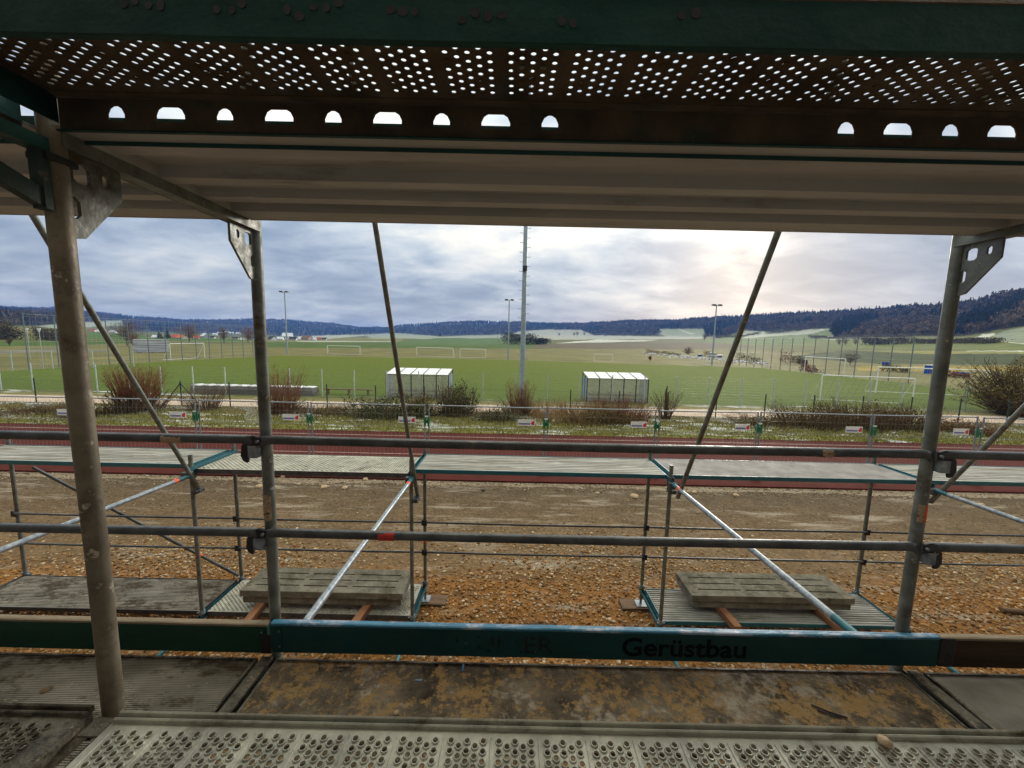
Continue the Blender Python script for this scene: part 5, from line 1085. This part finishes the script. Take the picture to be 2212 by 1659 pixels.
# park lamps
def parklamp(px, py, pt, label):
    p = atZ(px,py); hh = float((py-pt)/FPX*(p[1]*cp-p[2]*sp)); t = thing('park_lamp', label, 'street lamp', (p[0],p[1],G))
    part('pole', MB().tube([(p[0],p[1],G),(p[0],p[1],G+hh)], .028, 8), fpost, t); part('lamp_shade', MB().tube([(p[0],p[1],G+hh-.05),(p[0],p[1],G+hh+.25),(p[0],p[1],G+hh+.35)], [.04,.13,.14], 12), white, t)
parklamp(94,797,717,'white park lamp on a slim pole beside the clipped hedge'); parklamp(66,776,715,'farther slim park lamp in front of the dark green-brown bush')
for x in (-60,-57.2,-54.4,-51.6): pass
a = atZ(36,800); t = thing('wire_fence', 'thin pale wire fence along the park meadow', 'fence', (-62,52,G))
for k in range(5):
    q = atZ(-60+97*k*.9, 803-2.4*k); part('post', MB().tube([(q[0],q[1],G),(q[0],q[1],G+1.9)], .05, 6), fpost, t)
q0, q1 = atZ(-60,803), atZ(-60+97*3.6, 803-9.6)
mb = MB()
for z in (.3,.8,1.3,1.8): mb.tube([(q0[0],q0[1],G+z),(q1[0],q1[1],G+z)], .01, 3, False)
part('wires', mb, wirem, t, kind='stuff')
# ------------------------------------------------ village
roofs = {'red': mat('roof_red',(.42,.10,.06),(.32,.08,.05),.5,.8,0,0), 'dark': mat('roof_dark',(.05,.05,.06),(.035,.035,.04),.5,.8,0,0), 'frost': mat('roof_frost',(.62,.65,.70),(.5,.53,.58),.5,.8,0,0), 'orange': mat('roof_orange',(.50,.16,.06),(.42,.13,.05),.5,.8,0,0), 'brown': mat('roof_brown',(.20,.12,.09),(.15,.09,.07),.5,.8,0,0)}
walls = {'white': white, 'cream': mat('wall_cream',(.55,.47,.38),(.48,.41,.33),.5,.9,0,0), 'grey': mat('wall_grey',(.40,.41,.42),(.33,.34,.35),.5,.9,0,0)}
def house(px, py, wpx, wall, roof, ratio=.55, rz=0):
    p = gp(px, py); zc_ = p[1]*cp-p[2]*sp; w = wpx/FPX*zc_; d = w*.7; h = w*ratio*.55; rh = w*ratio*.5; p[2] -= .5
    t = thing('village_house', '%s-walled house with %s roof in the far village' % (wall, {'frost':'frosted white','dark':'dark','red':'red','orange':'orange','brown':'brown'}[roof]), 'house', tuple(p), 'houses of the far village')
    c, s_ = math.cos(rz), math.sin(rz); f = lambda x,y,z: (p[0]+x*c-y*s_, p[1]+x*s_+y*c, p[2]+z)
    wl = MB().add([f(x,y,z) for z in (0,h) for x,y in ((-w/2,-d/2),(w/2,-d/2),(w/2,d/2),(-w/2,d/2))], [(0,1,5,4),(1,2,6,5),(2,3,7,6),(3,0,4,7)]); wl.add([f(-w/2,-d/2,h),f(-w/2,d/2,h),f(-w/2,0,h+rh),f(w/2,-d/2,h),f(w/2,d/2,h),f(w/2,0,h+rh)], [(0,2,1),(3,4,5)]); part('wall', wl, walls[wall], t)
    e = .06*w; part('roof', MB().add([f(-w/2-e,-d/2-e,h-.4),f(w/2+e,-d/2-e,h-.4),f(w/2+e,0,h+rh+.3),f(-w/2-e,0,h+rh+.3),f(-w/2-e,d/2+e,h-.4),f(w/2+e,d/2+e,h-.4)], [(0,1,2,3),(3,2,5,4)]), roofs[roof], t)
    for k in (-.28,0,.28): part('window', MB().add([f(k*w-.06*w,-d/2-.06,h*.35),f(k*w+.06*w,-d/2-.06,h*.35),f(k*w+.06*w,-d/2-.06,h*.75),f(k*w-.06*w,-d/2-.06,h*.75)], [(0,1,2,3)]), blackm, t)
for a in ((201,716,9,'white','red'),(212,717,9,'white','frost'),(245,720,12,'white','frost'),(324,729,8,'white','brown'),(338,730,12,'cream','frost'),(382,731,16,'cream','red'),(394,732,18,'cream','orange',.5),(422,732,14,'cream','red'),(443,730,15,'grey','frost',.7),(460,731,10,'white','dark'),(509,733,10,'white','dark'),(524,734,9,'white','frost'),(545,734,12,'white','dark'),(588,735,16,'white','dark'),(606,734,12,'white','frost'),(622,732,18,'white','frost',.7),(634,735,14,'white','dark'),(650,734,10,'white','frost'),(663,735,18,'cream','brown'),(678,735,10,'white','frost'),(690,734,10,'cream','red'),(701,734,9,'white','dark'),(476,722,9,'white','frost'),(490,720,9,'white','frost'),(500,722,8,'white','frost'),(515,723,9,'cream','frost'),(465,724,8,'white','frost')):
    house(*a, rz=random.uniform(-.6,.6))
conm = mat('conifer_dark',(.02,.035,.03),(.012,.02,.018),.5,.9,0,0)
for x,y,h in ((345,734,hpx(345,734,713)),(362,734,hpx(362,734,711))):
    p = gp(x,y); tr = MB().tube([(0,0,0),(0,0,h*.8)],[h*.025,.05],6,False); lv = leaves(420,h*.3,h*.3,h*.85,int(x),h*.07,.2); lv.v = [(a*(1.05-c/h),b*(1.05-c/h),c+.8) for a,b,c in lv.v]
    plant('conifer', 'dark conifer beside the red-roofed village houses', 'tree', p, [('trunk',tr,bark),('crown',lv,conm)], 'pair of dark conifers by the village')

# ================================================================== woods on the hills
treem = mat('hill_trees', (1.05,1.05,1.05), (.85,.85,.85), .05, .95, 0, 0, attr='Col')
def proto(kind, nt, seed):
    rd = np.random.default_rng(seed); V = []; 
    for k in range(nt):
        if kind == 'con':
            u = rd.random()**.8; rad = .20*(1-u)+.01; a = rd.uniform(0,6.28); c = np.array([math.cos(a)*rad*.7, math.sin(a)*rad*.7, .08+.92*u]); s_ = .10*(1-u)+.035
            V += [c+np.array([0,0,s_*1.5]), c+np.array([math.cos(a+1.4)*s_,math.sin(a+1.4)*s_,-s_]), c+np.array([math.cos(a-1.4)*s_,math.sin(a-1.4)*s_,-s_])]
        else:
            d = rd.normal(size=3); d /= np.linalg.norm(d); q = rd.random()**.4; c = d*q*np.array([.33,.33,.38])+np.array([0,0,.60]); A = rd.normal(size=3)*np.array([1,1,1.6]); A = A/np.linalg.norm(A)*.16; B_ = rd.normal(size=3); B_ = B_/np.linalg.norm(B_)*.07
            V += [c-A, c+A+B_, c+A-B_]
    for a in (0,2.1): V += [np.array([math.cos(a)*.03,math.sin(a)*.03,-.1]), np.array([-math.cos(a)*.03,-math.sin(a)*.03,-.1]), np.array([0,0,.6])]
    return np.array(V)
PR = {k: [proto(k, nt, s_+i) for i in range(4)] for k, nt, s_ in (('con',30,1), ('dec',34,50))}
N0 = 15000
sxp = rng.uniform(-250, 2420, N0); lo = np.interp(sxp, [p[0] for p in FBASE], [p[1] for p in FBASE]); hi = np.interp(sxp, RIDGE[:,0], RIDGE[:,1])
# more of them along the crest line
crest = rng.random(N0) < .22
syp = np.where(crest, hi+3.0+rng.random(N0)*2.5, lo-(lo-hi-3)*rng.random(N0)**.85)
Q = on_terrain(sxp, syp); Rq = np.hypot(Q[:,0],Q[:,1]); ok = Rq > 250; Q, sxp, syp, Rq, crest, lo, hi = (q[ok] for q in (Q,sxp,syp,Rq,crest,lo,hi))
t_ = np.interp(sxp, RX, R2V); far = Rq > t_*1.02; Q[far,0] *= (t_/Rq)[far]; Q[far,1] *= (t_/Rq)[far]; Q[:,2] = ter(Q[:,0],Q[:,1])
patch = np.sin(sxp*.021+1)+np.sin(sxp*.047+syp*.12)+.6*np.sin(syp*.3+sxp*.01)
con = (patch > .75) | ((sxp > 1560)&(sxp < 2030)&(syp < hi+14)) | ((sxp > 640)&(sxp < 860)&(syp > 712)) | ((sxp > 1020)&(sxp < 1240)&(patch > -.4))
scrub = (sxp > 1680) & (syp > hi+30) & ~con
VV, CC = [], []
hts = rng.uniform(9,15,len(Q)); hts[scrub] = rng.uniform(5,10,scrub.sum()); hts[crest] *= rng.uniform(.75,1.25,crest.sum())
for i in range(len(Q)):
    v = PR['con' if con[i] else 'dec'][i % 4]; h = hts[i]; a = rng.uniform(0,6.28); w = h*rng.uniform(.9,1.35); c, s_ = math.cos(a)*w, math.sin(a)*w
    VV.append(np.stack([v[:,0]*c-v[:,1]*s_+Q[i,0], v[:,0]*s_+v[:,1]*c+Q[i,1], v[:,2]*h+Q[i,2]-.3],-1))
    col = (np.array((.022,.030,.026)) if con[i] else (np.array((.115,.085,.06)) if scrub[i] else np.array((.085,.065,.055))))*rng.uniform(.65,1.35); CC.append(np.broadcast_to(col,(len(v),3)))
VV = np.concatenate(VV); CC = np.concatenate(CC); link('hill_woods', npmesh('hill_woods', VV, np.arange(len(VV)).reshape(-1,3), treem, CC), kind='stuff')

# ================================================================== air
HZ = 2600.0
hm = bpy.data.materials.new('haze'); hm.use_nodes = True; T = hm.node_tree; T.nodes.clear()
pv = T.nodes.new('ShaderNodeVolumePrincipled'); pv.inputs['Color'].default_value = (.17,.37,1,1); pv.inputs['Density'].default_value = 1.9e-4; pv.inputs['Anisotropy'].default_value = .0
oo = T.nodes.new('ShaderNodeOutputMaterial'); T.links.new(pv.outputs[0], oo.inputs['Volume'])
zt = float(TZ.max())+30
link('haze', (lambda m_: (m_.materials.append(hm), m_)[1])(MB().box(-3300,3300,-60,3400,float(TZ.min())-1.0,zt).mesh('haze')), kind='stuff')
S.cycles.volume_bounces = 1; S.cycles.max_bounces = 6
